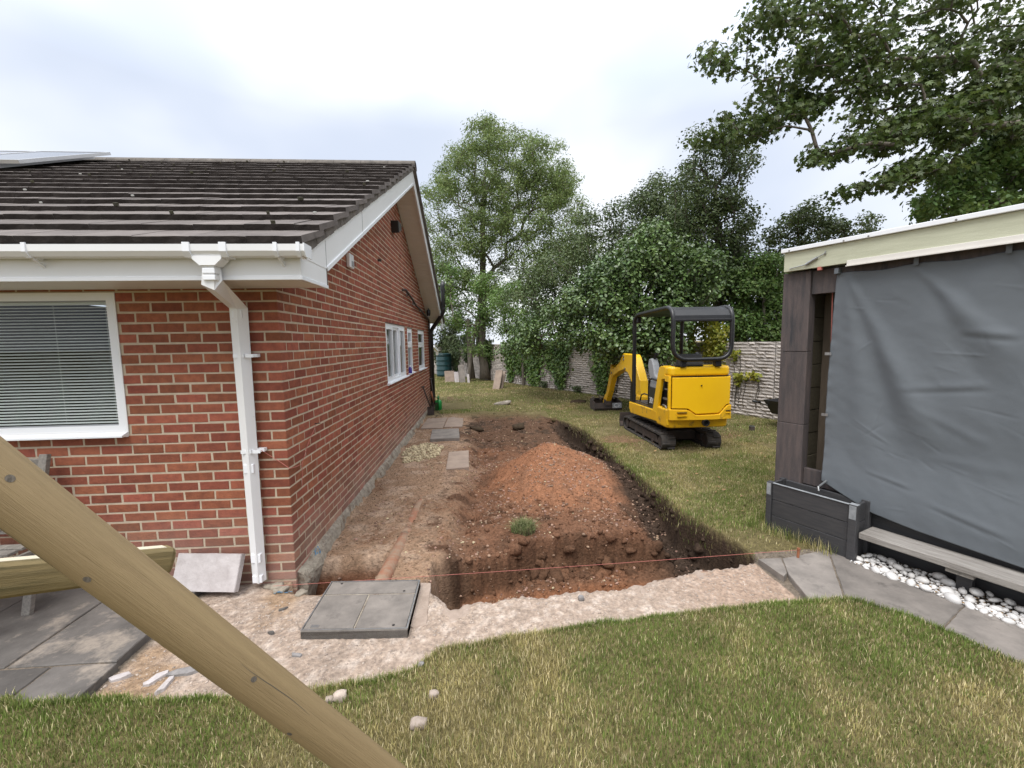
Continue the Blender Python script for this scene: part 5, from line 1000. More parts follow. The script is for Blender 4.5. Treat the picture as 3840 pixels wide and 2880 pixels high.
# tarpaulin
tarp = thing('tarpaulin', 'grey tarpaulin hanging in folds over the shed front', 'tarpaulin', (SH_O[0], SH_O[1], SZ), SHED_TH)
ss_ = np.concatenate([np.linspace(-.36, 1.1, 210), np.linspace(1.13, 3.4, 60)]); nv = 260; V = []
def sheet(s, v):                                                               # v 0 bottom to 1 top
    left = -.345-.02*math.sin(v*math.pi)-.012*(1-v); s2 = left+(s+.36)*(3.4-left)/3.76
    zb_ = np.interp(s, [-.36, -.17, .02, .3, .84, 3.4], [.49, .405, .325, .285, .243, .22]); ztp = 2.305-.016*(np.sin((s-.182)*math.pi/.463)**2); z = zb_+(ztp-zb_)*v; return s2, z
for v in np.linspace(0, 1, nv):
    for s in ss_: V.append(sheet(s, v))
V = np.array(V); Sx, Zx = V[:, 0], V[:, 1]
def ridge(x0, z0, x1, z1, w0, w1, amp, cut=0.):
    d = np.array([x1-x0, z1-z0]); L2 = d@d; t_ = ((Sx-x0)*d[0]+(Zx-z0)*d[1])/L2; tc_ = np.clip(t_, 0, 1); e = ((Sx-x0)*-d[1]+(Zx-z0)*d[0])/math.sqrt(L2); w = w0+(w1-w0)*tc_
    return amp*np.exp(-(e/w)**2)*ss(-.08, .15, t_)*(1-ss(.75, 1.15, t_))*(.35+.65*tc_)
D_ = ridge(-.27, 2.30, .30, 1.00, .02, .13, .050)+ridge(-.28, 2.25, -.05, .75, .03, .11, .022)-ridge(-.22, 2.25, .14, 1.0, .03, .11, .028)+ridge(.16, 2.29, .72, 1.60, .02, .10, .030)-ridge(.20, 2.28, .62, 1.30, .03, .11, .018)
D_ += ridge(.64, 2.30, .32, 1.75, .03, .14, .014)+ridge(.66, 2.30, 1.2, 1.4, .02, .12, .03)+ridge(.42, 1.80, .72, 1.76, .03, .03, .009)-ridge(.45, 1.755, .72, 1.72, .02, .025, .008)+ridge(.12, 1.36, .60, 1.42, .03, .035, .009)-ridge(.16, 1.325, .60, 1.38, .02, .025, .008)
D_ += ridge(.22, 1.22, .62, 1.02, .03, .035, .008)+ridge(-.05, .66, .25, .60, .015, .02, .005)-ridge(-.05, .635, .25, .575, .015, .02, .005)+ridge(.35, .52, .75, .42, .02, .03, .007)-ridge(.35, .485, .75, .39, .015, .02, .007)+ridge(.30, .86, .8, .84, .03, .05, .008)
D_ += .016*fbm(Sx*.9+Zx*.35, Zx*.7, 1.6, 3, 301)+.007*fbm(Sx*1.3+Zx*.5, Zx*1.2, 3, 3, 302)+.0022*fbm(Sx+.6*Zx, Zx, 9, 2, 303)+.0006*fbm(Sx, Zx, 26, 2, 304)
for _ in range(46):
    qx, qz, qa, ql = rng.uniform(-.25, 1.3), rng.uniform(.35, 2.2), rng.normal(-.25, .5), rng.uniform(.08, .32); D_ += ridge(qx, qz, qx+ql*math.cos(qa), qz+ql*math.sin(qa), .006, .010, rng.choice((-1, 1))*rng.uniform(.0015, .004))
D_ += .0022*np.sin(Zx*52+3*fbm(Zx, Zx*0, 3, 2, 9))*np.exp(-np.clip(Sx+.35, 0, 9)/.03)
D_ *= .72*(ss(2.31, 2.22, Zx)*.9+.1)
D_ += .05*ss(.9, .35, Zx)
P3 = np.stack([.247-D_, -Sx, Zx-SZ], 1); idx = np.arange(len(P3)).reshape(nv, -1); F = np.stack([idx[:-1, :-1], idx[:-1, 1:], idx[1:, 1:], idx[1:, :-1]], -1).reshape(-1, 4)
sh = mobj('sheet', big_mesh('sheet', P3, F, True), 'tarp', tarp); md = sh.modifiers.new('thick', 'SOLIDIFY'); md.thickness = .002
for s in (.182, .645, 1.11): B().box(.222, .226, -s-.014, -s+.014, 2.29-SZ, 2.362-SZ).obj('strap', 'tarp', tarp)
B().box(.20, .26, .315, .345, 2.30-SZ, 2.345-SZ).obj('strap', 'tarp', tarp); 
for z in (1.62, 1.08): B().box(.236, .242, .35, .40, z-.012-SZ, z+.012-SZ).obj('side_strap', 'galv', tarp)
# planter
pl = thing('planter_box', 'charcoal stained timber planter trough at the shed corner', 'planter', (SH_O[0], SH_O[1], SZ), SHED_TH)
def K(b, n, m, **k): return b.move(lambda x, y, z: (x, y, z-SZ)).obj(n, m, pl, **k)
zz = -.05
for i in range(3):
    K(B().box(.004+.002*(i % 2), .030, .05, .665, zz, zz+.151), 'front_board', 'planter_wood', bevel=.004); K(B().box(.205, .231, .05, .665, zz, zz+.151), 'back_board', 'planter_wood', bevel=.004); K(B().box(.042, .193, .012, .036, zz, zz+.150), 'end_board', 'planter_wood', bevel=.004); K(B().box(.042, .193, .676, .70, zz, zz+.150), 'end_board', 'planter_wood', bevel=.004); zz += .154
for x0, x1 in ((-.012, .042), (.193, .240)):
    for y0, y1 in ((-.012, .048), (.667, .715)): K(B().box(x0, x1, y0, y1, -.05, .420), 'corner_post', 'planter_wood', bevel=.005)
K(B().box(-.0135, -.0125, -.006, .042, .30, .412).box(-.0135, -.0125, .672, .71, .30, .412), 'worn_edge', 'planter_wear'); K(B().box(-.004, .024, .05, .665, .4125, .4150), 'worn_rim', 'planter_wear'); K(B().box(-.011, .041, -.011, .047, .4202, .4215), 'worn_cap', 'planter_wear')
K(B().box(.031, .204, .037, .675, .20, .345), 'compost', 'moss'); hk = K(B().tube([(.05, .30, .44), (.06, .31, .47), (.20, .315, .50)], .008, 6), 'tie_hook', 'galv')
# bench
be = thing('plank_bench', 'weathered grey plank bench below the tarpaulin', 'bench', (SH_O[0], SH_O[1], SZ), SHED_TH)
def J(b, n, m, **k): return b.move(lambda x, y, z: (x, y, z-SZ)).obj(n, m, be, **k)
J(B().box(.015, .245, -3.4, -.02, .150, .200), 'seat_plank', 'bench_wood', bevel=.006)
for y in (-.60, -1.7): J(B().box(.03, .22, y-.07, y+.07, .120, .1485), 'cleat', 'grey_wood'); J(B().box(.14, .20, y-.04, y+.04, -.05, .12), 'support', 'planter_wood'); J(B().lathe([(.006, 0), (.006, .004)], 8).move(lambda x, y_, z, y=y: (.0285-z, y+x, .135+y_)), 'bolt', 'steel')
# white cobbles
cob = []
for k in range(8):
    v, f = ico2(2); q = np.random.default_rng(400+k); v = v*np.array((1, q.uniform(.62, .9), q.uniform(.45, .7)))*(1+.10*fbm(v[:, 0]*1.3+k, v[:, 1]*1.3+v[:, 2], 1., 2, 400+k)[:, None]); m = big_mesh('cobble', v, f, True); m.materials.append(MATS['cobble']); cob.append(m)
spots = []; r_ = random.Random(5)
for tries in range(9000):
    s, n = r_.uniform(.02, 1.55), r_.uniform(-.045, .20); rr = r_.choice((.018, .026, .034, .040, .046, .054)); 
    if all((s-a)**2+(n-c)**2 > (.72*(rr+d))**2 for a, c, d in spots): spots.append((s, n, rr))
    if len(spots) > 175: break
for s, n, rr in spots:
    p = SH_O+SH_A*s+SH_N*n; o = bpy.data.objects.new('cobble', r_.choice(cob)); o.location = (p[0], p[1], -.052+rr*.34+max(0, n)*.18); o.rotation_euler = (r_.uniform(-.35, .35), r_.uniform(-.35, .35), r_.uniform(0, 6.3)); o.scale = (rr, rr, rr); tag(link(o), 'smooth white cobble in the row below the plank bench', 'cobble', 'white cobbles below the bench')
x = []; y = []
for _ in range(900): s, n = r_.uniform(0, 1.6), r_.uniform(-.055, .25); p = SH_O+SH_A*s+SH_N*n; x.append(p[0]); y.append(p[1])
x = np.array(x); y = np.array(y); V, F, a = stones(x, y, .004+.008*rng.random(len(x))); V[:, 2] += .012; tag(mobj('pebble_grit', big_mesh('pebble_grit', V, F, False, {'rnd': a}), 'cobble'), 'small white grit between the cobbles below the bench', 'stones', kind='stuff')
V2, F2, a2 = stones(x[:260]+.01, y[:260], .008+.006*rng.random(260), flat=.2); V2[:, 2] += .016; tag(mobj('leaf_litter', big_mesh('leaf_litter', V2, F2, False, {'rnd': a2}), 'leaf_litter'), 'brown leaf crumbs among the white cobbles', 'leaves', kind='stuff')
# ---------------------------------------------------------------- stone faced garden wall
GW0 = np.array([7.95, 5.70]); GWD = np.array([-.471, .882]); GWN = np.array([-.882, -.471]); GWR = math.atan2(GWD[1], GWD[0]); GWZ = -.12; GWH = 1.80
gw = thing('garden_wall', 'long stone faced garden wall of pale grey panels behind the excavator', 'wall', (GW0[0], GW0[1], GWZ), GWR)
def gwp(t_, o=0., z=0.): p = GW0+GWD*t_+GWN*o; return np.array([p[0], p[1], GWZ+z])
bay = 1.85; T0, T1 = -3.7, 20.35
for k in range(13):
    for r in range(6): B().box(T0+k*bay+.002, T0+(k+1)*bay-.002, -.06, .0, r*.3+.003, (r+1)*.3-.003 if r < 5 else GWH).obj('panel', 'wall_core', gw)
def wstone(seed):
    r = np.random.default_rng(seed); nx_, nz_ = 5, 3; V = []
    for j in range(nz_):
        for i in range(nx_):
            e = (i in (0, nx_-1)) or (j in (0, nz_-1)); V.append((i/(nx_-1)+(0 if e else r.uniform(-.06, .06)), (.006 if e else .022)+r.uniform(-.004, .012)*(0.4 if e else 1), (j/(nz_-1)-.5)*.068+(0 if e else r.uniform(-.008, .008))))
    k = len(V); bd = [(0, -.01, -.034), (1, -.01, -.034), (1, -.01, .034), (0, -.01, .034)]
    F = [(j*nx_+i, j*nx_+i+1, (j+1)*nx_+i+1, (j+1)*nx_+i) for j in range(nz_-1) for i in range(nx_-1)]
    F += [tuple([k, k+1]+[i for i in range(nx_)][::-1]), tuple([k+2, k+3]+[(nz_-1)*nx_+i for i in range(nx_)]), tuple([k+3, k]+[j*nx_ for j in range(nz_)]), tuple([k+1, k+2]+[j*nx_+nx_-1 for j in range(nz_)][::-1])]
    m = B().add(V+bd, F).mesh('stone'); m.materials.append(MATS['wall_stone']); return m
WS = [wstone(k) for k in range(9)]; st = []; rr = random.Random(11)
for k in range(13):
    for row in range(24):
        x = T0+k*bay+.004; e = T0+(k+1)*bay-.004
        while x < e-.05:
            l = min(rr.choice((.16, .22, .28, .36, .45)), e-x)
            if e-x-l < .08: l = e-x
            st.append((x, row*.075+.0375, l-.006, rr.randrange(9), rr.uniform(.6, 1.5), (row % 4 == 0))); x += l
def warea(s):
    q = proj(np.array([gwp(s[0], .02, s[1]-.03), gwp(s[0]+s[2], .02, s[1]+.03)]))
    if q[:, 2].min() < 1 or q[:, 0].max() < 900 or q[:, 0].min() > 1700: return 0
    if 1370 < q[:, 0].mean() < 1570: return 0
    return abs(q[0, 0]-q[1, 0])*abs(q[0, 1]-q[1, 1])
od = sorted(range(len(st)), key=lambda i: -warea(st[i])); one = set(od[:295]); VT, FT, AT, ot = [], [], [], 0
for i, (x, z, l, m, dp_, lo_) in enumerate(st):
    me = WS[m]
    if i in one:
        o = bpy.data.objects.new('stone', me); o.location = (x, 0, z); o.scale = (l, dp_, 1); link(o, gw)
    else:
        v = np.array([q.co[:] for q in me.vertices])*np.array((l, dp_, 1))+np.array((x, 0, z)); VT.append(v); FT += [tuple(q+ot for q in p.vertices) for p in me.polygons]; AT += [rr.random()]*len(v); ot += len(v)
me = bpy.data.meshes.new('stone_facing'); me.from_pydata(np.concatenate(VT), [], FT); me.attributes.new('rnd', 'FLOAT', 'POINT').data.foreach_set('value', AT); tag(mobj('stone_facing', me, 'wall_stone', gw), kind='stuff')

# ---------------------------------------------------------------- leaves and trees
def leaf_cards(P, Nrm, size, shape='oval', fold=.25):
    """P points, Nrm facing; leaves with a fold along the midrib"""
    n = len(P); Nrm = Nrm/(np.linalg.norm(Nrm, axis=1, keepdims=True)+1e-9); a = rng.normal(size=(n, 3)); a[:, 2] -= .35; T = a-Nrm*np.sum(a*Nrm, 1, keepdims=True); T /= np.linalg.norm(T, axis=1, keepdims=True)+1e-9; Sd = np.cross(Nrm, T)
    if shape == 'oval': pts = [(0, 0, 0), (.30, .45, .3), (.27, .8, .25), (0, 1, 0), (-.27, .8, .25), (-.30, .45, .3)]; tri = [(0, 1, 2), (0, 2, 3), (0, 3, 4), (0, 4, 5)]
    elif shape == 'slim': pts = [(0, 0, 0), (.17, .5, .25), (0, 1, 0), (-.17, .5, .25)]; tri = [(0, 1, 2), (0, 2, 3)]
    elif shape == 'ivy': pts = [(0, 0, 0), (.42, .18, .25), (.40, .52, .25), (.12, .62, .1), (0, 1, 0), (-.12, .62, .1), (-.40, .52, .25), (-.42, .18, .25)]; tri = [(0, 1, 2), (0, 2, 3), (0, 3, 4), (0, 4, 5), (0, 5, 6), (0, 6, 7)]
    else: pts = [(0, 0, 0), (.30, .02, .1), (.52, .30, .2), (.24, .42, .1), (.50, .78, .2), (.14, .66, .1), (0, 1.05, 0), (-.14, .66, .1), (-.50, .78, .2), (-.24, .42, .1), (-.52, .30, .2), (-.30, .02, .1)]; tri = [(0, 1, 2), (0, 2, 3), (0, 3, 4), (0, 4, 5), (0, 5, 6), (0, 6, 7), (0, 7, 8), (0, 8, 9), (0, 9, 10), (0, 10, 11)]
    s = size[:, None] if np.ndim(size) else np.full((n, 1), size); V = []
    for u, v, w in pts: V.append(P+s*(Sd*u+T*v+Nrm*w*fold))
    m = len(pts); V = np.stack(V, 1).reshape(-1, 3); F = (np.arange(n)[:, None, None]*m+np.array(tri)[None]).reshape(-1, 3); return V, F, np.repeat(rng.random(n), m)
def crown(name, P, Nrm, size, shape, mt, parent, off):
    V, F, a = leaf_cards(P-np.array(off), Nrm, size, shape); return mobj(name, big_mesh(name, V, F, False, {'rnd': a}), mt, parent)
def inpoly(P, poly):
    x, y = P[:, 0], P[:, 1]; c = np.zeros(len(P), bool); m = len(poly)
    for i in range(m):
        x0, y0 = poly[i]; x1, y1 = poly[(i+1) % m]; k = ((y0 > y) != (y1 > y)) & (x < (x1-x0)*(y-y0)/(y1-y0+1e-9)+x0); c ^= k
    return c
def targets(poly, n, d0, d1):
    """crown points: inside an outline as wide and high as the crown, spread through its depth"""
    poly = np.array(poly, float); lo_, hi = poly.min(0), poly.max(0); out_ = []
    while len(out_) < n:
        q = rng.uniform(lo_, hi, (n*2, 2)); q = q[inpoly(q, poly)]
        for x, y in q: out_.append(pix(x, y, rng.uniform(d0, d1)))
    return np.array(out_[:n])
def skeleton(trunk, tg, name, parent, off, mt='bark', rt=.0045, wob=.08, drop=.25):
    """limbs grown from a trunk line to every target, thickness by how much each carries"""
    nodes = [np.array(p, float) for p in trunk]; par = [-1]+list(range(len(trunk)-1)); tips = []
    ax = np.array(trunk); dist = np.min(np.linalg.norm(tg[:, None]-ax[None], axis=2), 1)
    for i in np.argsort(dist):
        A = np.array(nodes); d = np.linalg.norm(A-tg[i], axis=1); pen = np.maximum(0, A[:, 2]-tg[i][2]+drop)*1.4; j = int(np.argmin(d+pen)); L_ = d[j]; k = max(2, int(L_/.45)); p0 = A[j]; last = j
        for q in range(1, k+1):
            u = q/k; p = p0+(tg[i]-p0)*u+np.array([0, 0, L_*.10*math.sin(math.pi*u)])+(rng.normal(0, wob*min(L_, 1.2)*.25, 3) if q < k else 0); nodes.append(p); par.append(last); last = len(nodes)-1
        tips.append(last)
    w = np.zeros(len(nodes))
    for q in tips: w[q] += 1
    for q in range(len(nodes)-1, 0, -1): w[par[q]] += w[q]
    r = rt*np.power(np.maximum(w, 1), .46); b = B()
    for q in range(1, len(nodes)):
        n_s = 5 if r[q] < .03 else 8; p, c = Vector(nodes[par[q]]-off), Vector(nodes[q]-off)
        if (c-p).length < 1e-4: continue
        b.tube([p, c], [min(r[par[q]], r[q]*1.5), r[q]], n_s, cap=False)
    return b.obj(name, mt, parent, smooth=True), np.array(nodes), tips
def sprays(tg, per, rad, flat=.7, lift=.5):
    n = len(tg)*per; c = np.repeat(tg, per, 0); d = rng.normal(size=(n, 3)); d /= np.linalg.norm(d, axis=1, keepdims=True); k = rad*rng.random(n)**.45; P = c+d*k[:, None]*np.array((1, 1, flat)); N_ = d*.8+np.array((0, 0, lift))+rng.normal(0, .45, (n, 3)); return P, N_
def tree(name, label, base, trunk_px, tg, per, rad, size, shape, lm, cat='tree', rt=.0045, flat=.7, bark='bark', group=None, drop=.25, wob=.08, extra=None):
    base = np.array(base, float); t = thing(name, label, cat, tuple(base), 0, group); tr = [base]+[np.array(p) for p in trunk_px]
    tk, nodes, tips = skeleton(tr, tg, 'trunk', t, base, bark, rt, wob, drop); P, N_ = sprays(tg, per, rad, flat)
    if len(nodes) > 60:                                                        # leaves along the outer twigs too
        o = nodes[len(tr):]; o = o[rng.random(len(o)) < .5]; P2, N2 = sprays(o, max(2, per//4), rad*.7, flat); P = np.vstack([P, P2]); N_ = np.vstack([N_, N2])
    s = size*rng.uniform(.6, 1.25, len(P)); crown('crown', P, N_, s, shape, lm, t, base); return t
ASH = [(905, 410), (945, 395), (962, 330), (1000, 312), (1020, 270), (1048, 252), (1075, 268), (1090, 300), (1120, 330), (1150, 298), (1172, 318), (1182, 345), (1212, 312), (1218, 350), (1245, 385), (1258, 425), (1262, 470), (1290, 500), (1300, 540), (1230, 580), (1150, 620), (1060, 600), (1000, 630), (930, 620), (915, 520)]
dA = 22.3; tA = pix(1040, 812, 22.3); tA[2] = -.1
def sub(poly, k): c = np.mean(poly, 0); return [tuple(c+(np.array(p)-c)*k) for p in poly]
tg = np.vstack([targets(ASH, 290, dA-2.6, dA+2.2), targets([(905, 480), (1000, 470), (1150, 480), (1280, 500), (1290, 560), (1180, 640), (1050, 650), (920, 620)], 110, dA-2.5, dA+1.5), targets([(962, 330), (1048, 255), (1212, 312), (1255, 440), (1100, 470), (915, 440)], 130, dA-2.2, dA+1.5)])
tree('ash_tree', 'tall light green ash tree rising behind the roof end', tA, [pix(1036, 740, dA), pix(1042, 640, dA), pix(1043, 560, dA), pix(1043, 480, dA), pix(1047, 390, dA), pix(1050, 310, dA)], tg, 130, .54, .15, 'slim', 'leaf_ash', rt=.011, flat=.8)
# low fresh growth round the trunk
tg = targets([(905, 590), (960, 560), (1010, 590), (1080, 600), (1100, 660), (1060, 700), (1060, 770), (1010, 770), (985, 700), (930, 690)], 90, 19.2, 21.0); b0 = pix(1012, 813, 20.2); b0[2] = -.08
tree('elder_bush', 'fresh green elder bush hanging over the pale double trunk', b0, [pix(1018, 770, 20.2), pix(1030, 690, 20.2)], tg, 85, .50, .15, 'slim', 'leaf_fresh', cat='bush', rt=.011)
tg = targets([(900, 640), (950, 600), (1000, 640), (990, 720), (970, 800), (945, 790), (930, 700)], 60, 24.6, 26.4); b0 = pix(955, 800, 25.2); b0[2] = -.08
tree('dark_shrub', 'dark shrub filling the corner behind the water butt', b0, [pix(955, 740, 25.2)], tg, 90, .5, .13, 'oval', 'leaf_dark', cat='bush', rt=.008)
# pale trunks seen low between wall and lawn
tt = thing('double_trunk', 'pale smooth double trunk with a hollow by the garden wall', 'tree trunk', tuple(np.r_[pix(1036, 815, 20.4)[:2], -.1])); oo = np.array(tt.location)
for name, L_, r in (('trunk', [(1020, 818), (1016, 780), (1014, 740), (1010, 690)], (.17, .13, .12, .10)), ('trunk', [(1048, 819), (1046, 790), (1040, 750), (1042, 700), (1045, 640)], (.28, .22, .20, .17, .14))):
    B().tube([pix(x, y, 20.4)-oo for x, y in L_], list(r), 14).obj(name, 'bark', tt, smooth=True)
tg = targets([(1060, 640), (1110, 600), (1180, 610), (1200, 660), (1160, 720), (1090, 740)], 80, 16.5, 19); b0 = np.r_[pix(1130, 800, 17.8)[:2], -.1]
tree('hazel_bush', 'mid green bush over the garden wall beside the ash tree', b0, [pix(1130, 740, 17.8), pix(1130, 690, 17.8)], tg, 90, .5, .13, 'slim', 'leaf_fresh', cat='bush', rt=.009)
HAW = [(1090, 640), (1150, 560), (1215, 500), (1270, 445), (1300, 425), (1345, 440), (1390, 395), (1440, 370), (1470, 420), (1470, 520), (1430, 600), (1370, 640), (1290, 680), (1190, 690)]
b0 = np.r_[pix(1330, 780, 14.5)[:2], -.1]
tree('hawthorn_tree', 'dense dark hawthorn behind the wall with ragged twigs on top', b0, [pix(1325, 690, 14.5), pix(1330, 600, 14.5), pix(1350, 520, 14.5)], np.vstack([targets(HAW, 300, 13.0, 15.5), targets([(1370, 500), (1440, 400), (1500, 335), (1530, 430), (1480, 540)], 60, 12.6, 14)]), 85, .42, .078, 'oval', 'leaf_dark', rt=.007, flat=.7)
IVT = [(1400, 600), (1405, 520), (1440, 440), (1465, 380), (1500, 330), (1475, 300), (1535, 268), (1590, 275), (1630, 315), (1625, 380), (1600, 420), (1640, 470), (1610, 530), (1660, 600), (1600, 660), (1480, 660)]
b0 = np.r_[pix(1545, 760, 11.6)[:2], -.1]
tree('ivy_clad_tree', 'ivy clad tree with arching bare twigs above the excavator canopy', b0, [pix(1548, 680, 11.6), pix(1552, 580, 11.6), pix(1548, 480, 11.6), pix(1545, 390, 11.6)], np.vstack([targets(IVT, 250, 10.9, 12.6), targets([(1430, 600), (1450, 470), (1500, 400), (1600, 420), (1640, 560), (1600, 640)], 110, 11.0, 12.4)]), 66, .36, .075, 'oval', 'leaf_dark', rt=.0075)
THN = [(1640, 560), (1655, 500), (1700, 470), (1735, 435), (1775, 430), (1800, 470), (1850, 470), (1905, 470), (1880, 510), (1760, 530), (1700, 570)]
b0 = np.r_[pix(1730, 760, 12.5)[:2], -.1]
tree('thin_elder_tree', 'sparse small tree showing above the shed roof corner', b0, [pix(1730, 640, 12.5), pix(1735, 560, 12.5)], targets(THN, 90, 11.8, 13.2), 55, .30, .085, 'oval', 'leaf_dark', rt=.008)
LOW = [(1560, 640), (1600, 560), (1690, 550), (1730, 640), (1720, 740), (1570, 740)]
b0 = np.r_[pix(1650, 790, 10.9)[:2], -.1]
tree('privet_bush', 'bright leafy bush over the wall between excavator and shed', b0, [pix(1650, 700, 10.9), pix(1650, 650, 10.9)], targets(LOW, 190, 10.6, 11.8), 85, .32, .085, 'oval', 'leaf_fresh', cat='bush', rt=.007)
# glossy evergreen in front, standing over the wall: leaf shell dense on the outside
LAU = [(1075, 760), (1120, 700), (1190, 665), (1250, 610), (1300, 560), (1360, 520), (1400, 480), (1470, 520), (1560, 560), (1590, 600), (1560, 640), (1500, 670), (1475, 760), (1400, 790), (1300, 760), (1230, 740), (1150, 760)]
b0 = np.r_[pix(1370, 800, 11.6)[:2], -.1]; tg = targets(LAU, 420, 9.7, 11.2); xx = proj(tg)[:, 0]; tg = CAM+(tg-CAM)*(1+.36*ss(1330, 1080, xx))[:, None]
tree('evergreen_shrub', 'big glossy leaved evergreen spilling over the garden wall', b0, [pix(1375, 700, 11.0), pix(1400, 620, 10.8), pix(1420, 560, 10.6)], tg, 85, .33, .092, 'oval', 'leaf_gloss', cat='bush', rt=.007, flat=.9)
# sycamore boughs overhead, reaching in from a trunk beside the shed
SYC = [[(1520, 115), (1560, 100), (1600, 60), (1640, 10), (1700, -40), (1900, -60), (2260, -60), (2260, 60), (2100, 120), (1900, 150), (1750, 190), (1640, 200), (1570, 160)],
       [(1480, 310), (1520, 260), (1620, 215), (1720, 190), (1850, 160), (2000, 130), (2260, 60), (2260, 190), (2050, 230), (1900, 250), (1800, 260), (1700, 260), (1640, 300), (1570, 310)],
       [(1720, 350), (1790, 320), (1850, 280), (1950, 250), (2100, 200), (2260, 160), (2260, 320), (2150, 300), (2020, 320), (1930, 330), (1860, 340), (1790, 350)], [(1810, 425), (1880, 380), (1960, 350), (2050, 330), (2050, 360), (1950, 400), (1850, 420)]]
b0 = np.array([13.2, 6.6, -.1]); dS = 9.4; tr = [pix(2420, 620, 10.2), pix(2440, 380, 10.2), pix(2430, 200, 10), pix(2350, 100, 9.8)]
tg = np.vstack([targets(SYC[0], 150, 8.3, 10.0), targets(SYC[1], 130, 8.4, 9.8), targets(SYC[2], 105, 8.0, 9.4), targets(SYC[3], 26, 8.0, 8.8)])
tree('sycamore_tree', 'sycamore boughs with lobed leaves reaching over from the upper right', b0, tr, tg, 34, .42, .108, 'maple', 'leaf_maple', rt=.0062, flat=.42, drop=.0, wob=.05)
RGT = [(1975, 470), (1995, 420), (2040, 370), (2100, 330), (2160, 280), (2280, 250), (2280, 440), (2100, 470)]
b0 = np.r_[pix(2160, 760, 9.8)[:2], -.1]
tree('laurel_tree', 'dark leafy tree directly behind the shed roof', b0, [pix(2160, 560, 9.8), pix(2165, 430, 9.8)], targets(RGT, 170, 9.0, 10.4), 75, .34, .10, 'oval', 'leaf_fresh', rt=.008)
# ivy on the wall: hanging columns of leaves
def ivy(name, label, strips, n, mt, size):
    t = thing(name, label, 'ivy', tuple(gwp(strips[0][0], .05, 0))); P, N_ = [], []; st_ = B(); nrm = np.array([GWN[0], GWN[1], 0.]); o0 = np.array(t.location); tot = sum(w*(z1-z0) for _, w, z0, z1 in strips)
    for tc_, w, z0, z1 in strips:
        k = int(n*w*(z1-z0)/tot); z = z0+(z1-z0)*rng.random(k)**.8; wid = w*(.30+.70*((z-z0)/(z1-z0)))*(1+.35*fbm(z, z*0+tc_, 3, 3, int(tc_*10) % 97)); tt_ = tc_+wid*rng.normal(0, .33, k); o_ = .03+.16*rng.random(k)*(.4+.6*(z-z0)/(z1-z0))*(2.0 if 'yellow' in name and w > .35 else 1)
        P.append(np.stack([gwp(0)[0]+GWD[0]*tt_+GWN[0]*o_, gwp(0)[1]+GWD[1]*tt_+GWN[1]*o_, GWZ+z], 1)); N_.append(nrm[None]*.9+np.array((0, 0, .45))+rng.normal(0, .42, (k, 3)))
        for q in range(max(2, int(w*6))):
            s0 = tc_+rng.normal(0, .25)*w; st_.tube([Vector(gwp(s0+.1*w*math.sin(u*7+q), .025, z0*.3+(z1-z0*.3)*u)-o0) for u in np.linspace(0, 1, 7)], .008, 5, cap=False)
    st_.obj('stem', 'twig', t); P = np.vstack(P); N_ = np.vstack(N_); crown('foliage', P, N_, size*rng.uniform(.6, 1.3, len(P)), 'ivy', mt, t, o0)
def wt(px, z=1.0):                                                             # wall coordinate below a photo column
    best = min(np.linspace(T0, T1, 900), key=lambda q: abs(proj(gwp(q, 0, z))[0, 0]-px)); return float(best)
ivy('wall_ivy', 'dark ivy column on the wall directly behind the digger arm', [(wt(1305), .95, .12, 2.0), (wt(1335), .6, .75, 2.0)], 2600, 'leaf_ivy', .105)
ivy('wall_ivy', 'ivy tail hanging on the wall right of the widest ivy', [(wt(1212), 1.05, .10, 1.9), (wt(1190), .7, .8, 1.9)], 2400, 'leaf_ivy', .105)
ivy('wall_ivy', 'broad bright ivy curtain in the middle of the wall', [(wt(1155), 1.6, .12, 2.0), (wt(1125), 1.3, .5, 2.0), (wt(1105), 1.0, .15, 1.9)], 4200, 'leaf_ivy', .115)
ivy('wall_ivy', 'narrow ivy strand on the wall beside the leaning slabs', [(wt(1055), 1.0, .4, 2.0)], 1100, 'leaf_dark', .12)
ivy('wall_ivy', 'dark ivy mass on the far wall behind the water butt', [(wt(985), 1.6, .35, 2.3), (wt(965), 1.0, .9, 2.3), (wt(1010), 1.2, .9, 2.3)], 2600, 'leaf_dark', .13)
ivy('yellow_ivy', 'yellow green variegated ivy seen through the canopy frame', [(wt(1535, 1.6), .55, 1.35, 2.55), (wt(1560, 1.6), .40, 1.1, 2.2), (wt(1500, 1.8), .45, 1.5, 2.5)], 2000, 'leaf_yellow', .075)
ivy('yellow_ivy', 'small yellow green ivy sprig low on the wall right of the digger', [(wt(1635, .9), .34, .93, 1.10), (wt(1612, .9), .28, .93, 1.02), (wt(1597, .9), .16, .75, 1.06)], 170, 'leaf_yellow', .07)
ivy('yellow_ivy', 'yellow green ivy sprig high on the wall beside the canopy', [(wt(1592, 1.5), .20, 1.35, 1.62)], 70, 'leaf_yellow', .07)
for i, (px_, zz, lab) in enumerate(((1322, .5, 'small weed at the wall foot below the digger arm'), (1178, .35, 'thin weed climbing the wall between two ivy tails'), (1250, .3, 'low weed at the wall foot left of the bucket'))):
    ivy('wall_weed', lab, [(wt(px_, .2), .5, .05, zz)], 130, 'leaf_dark', .07)

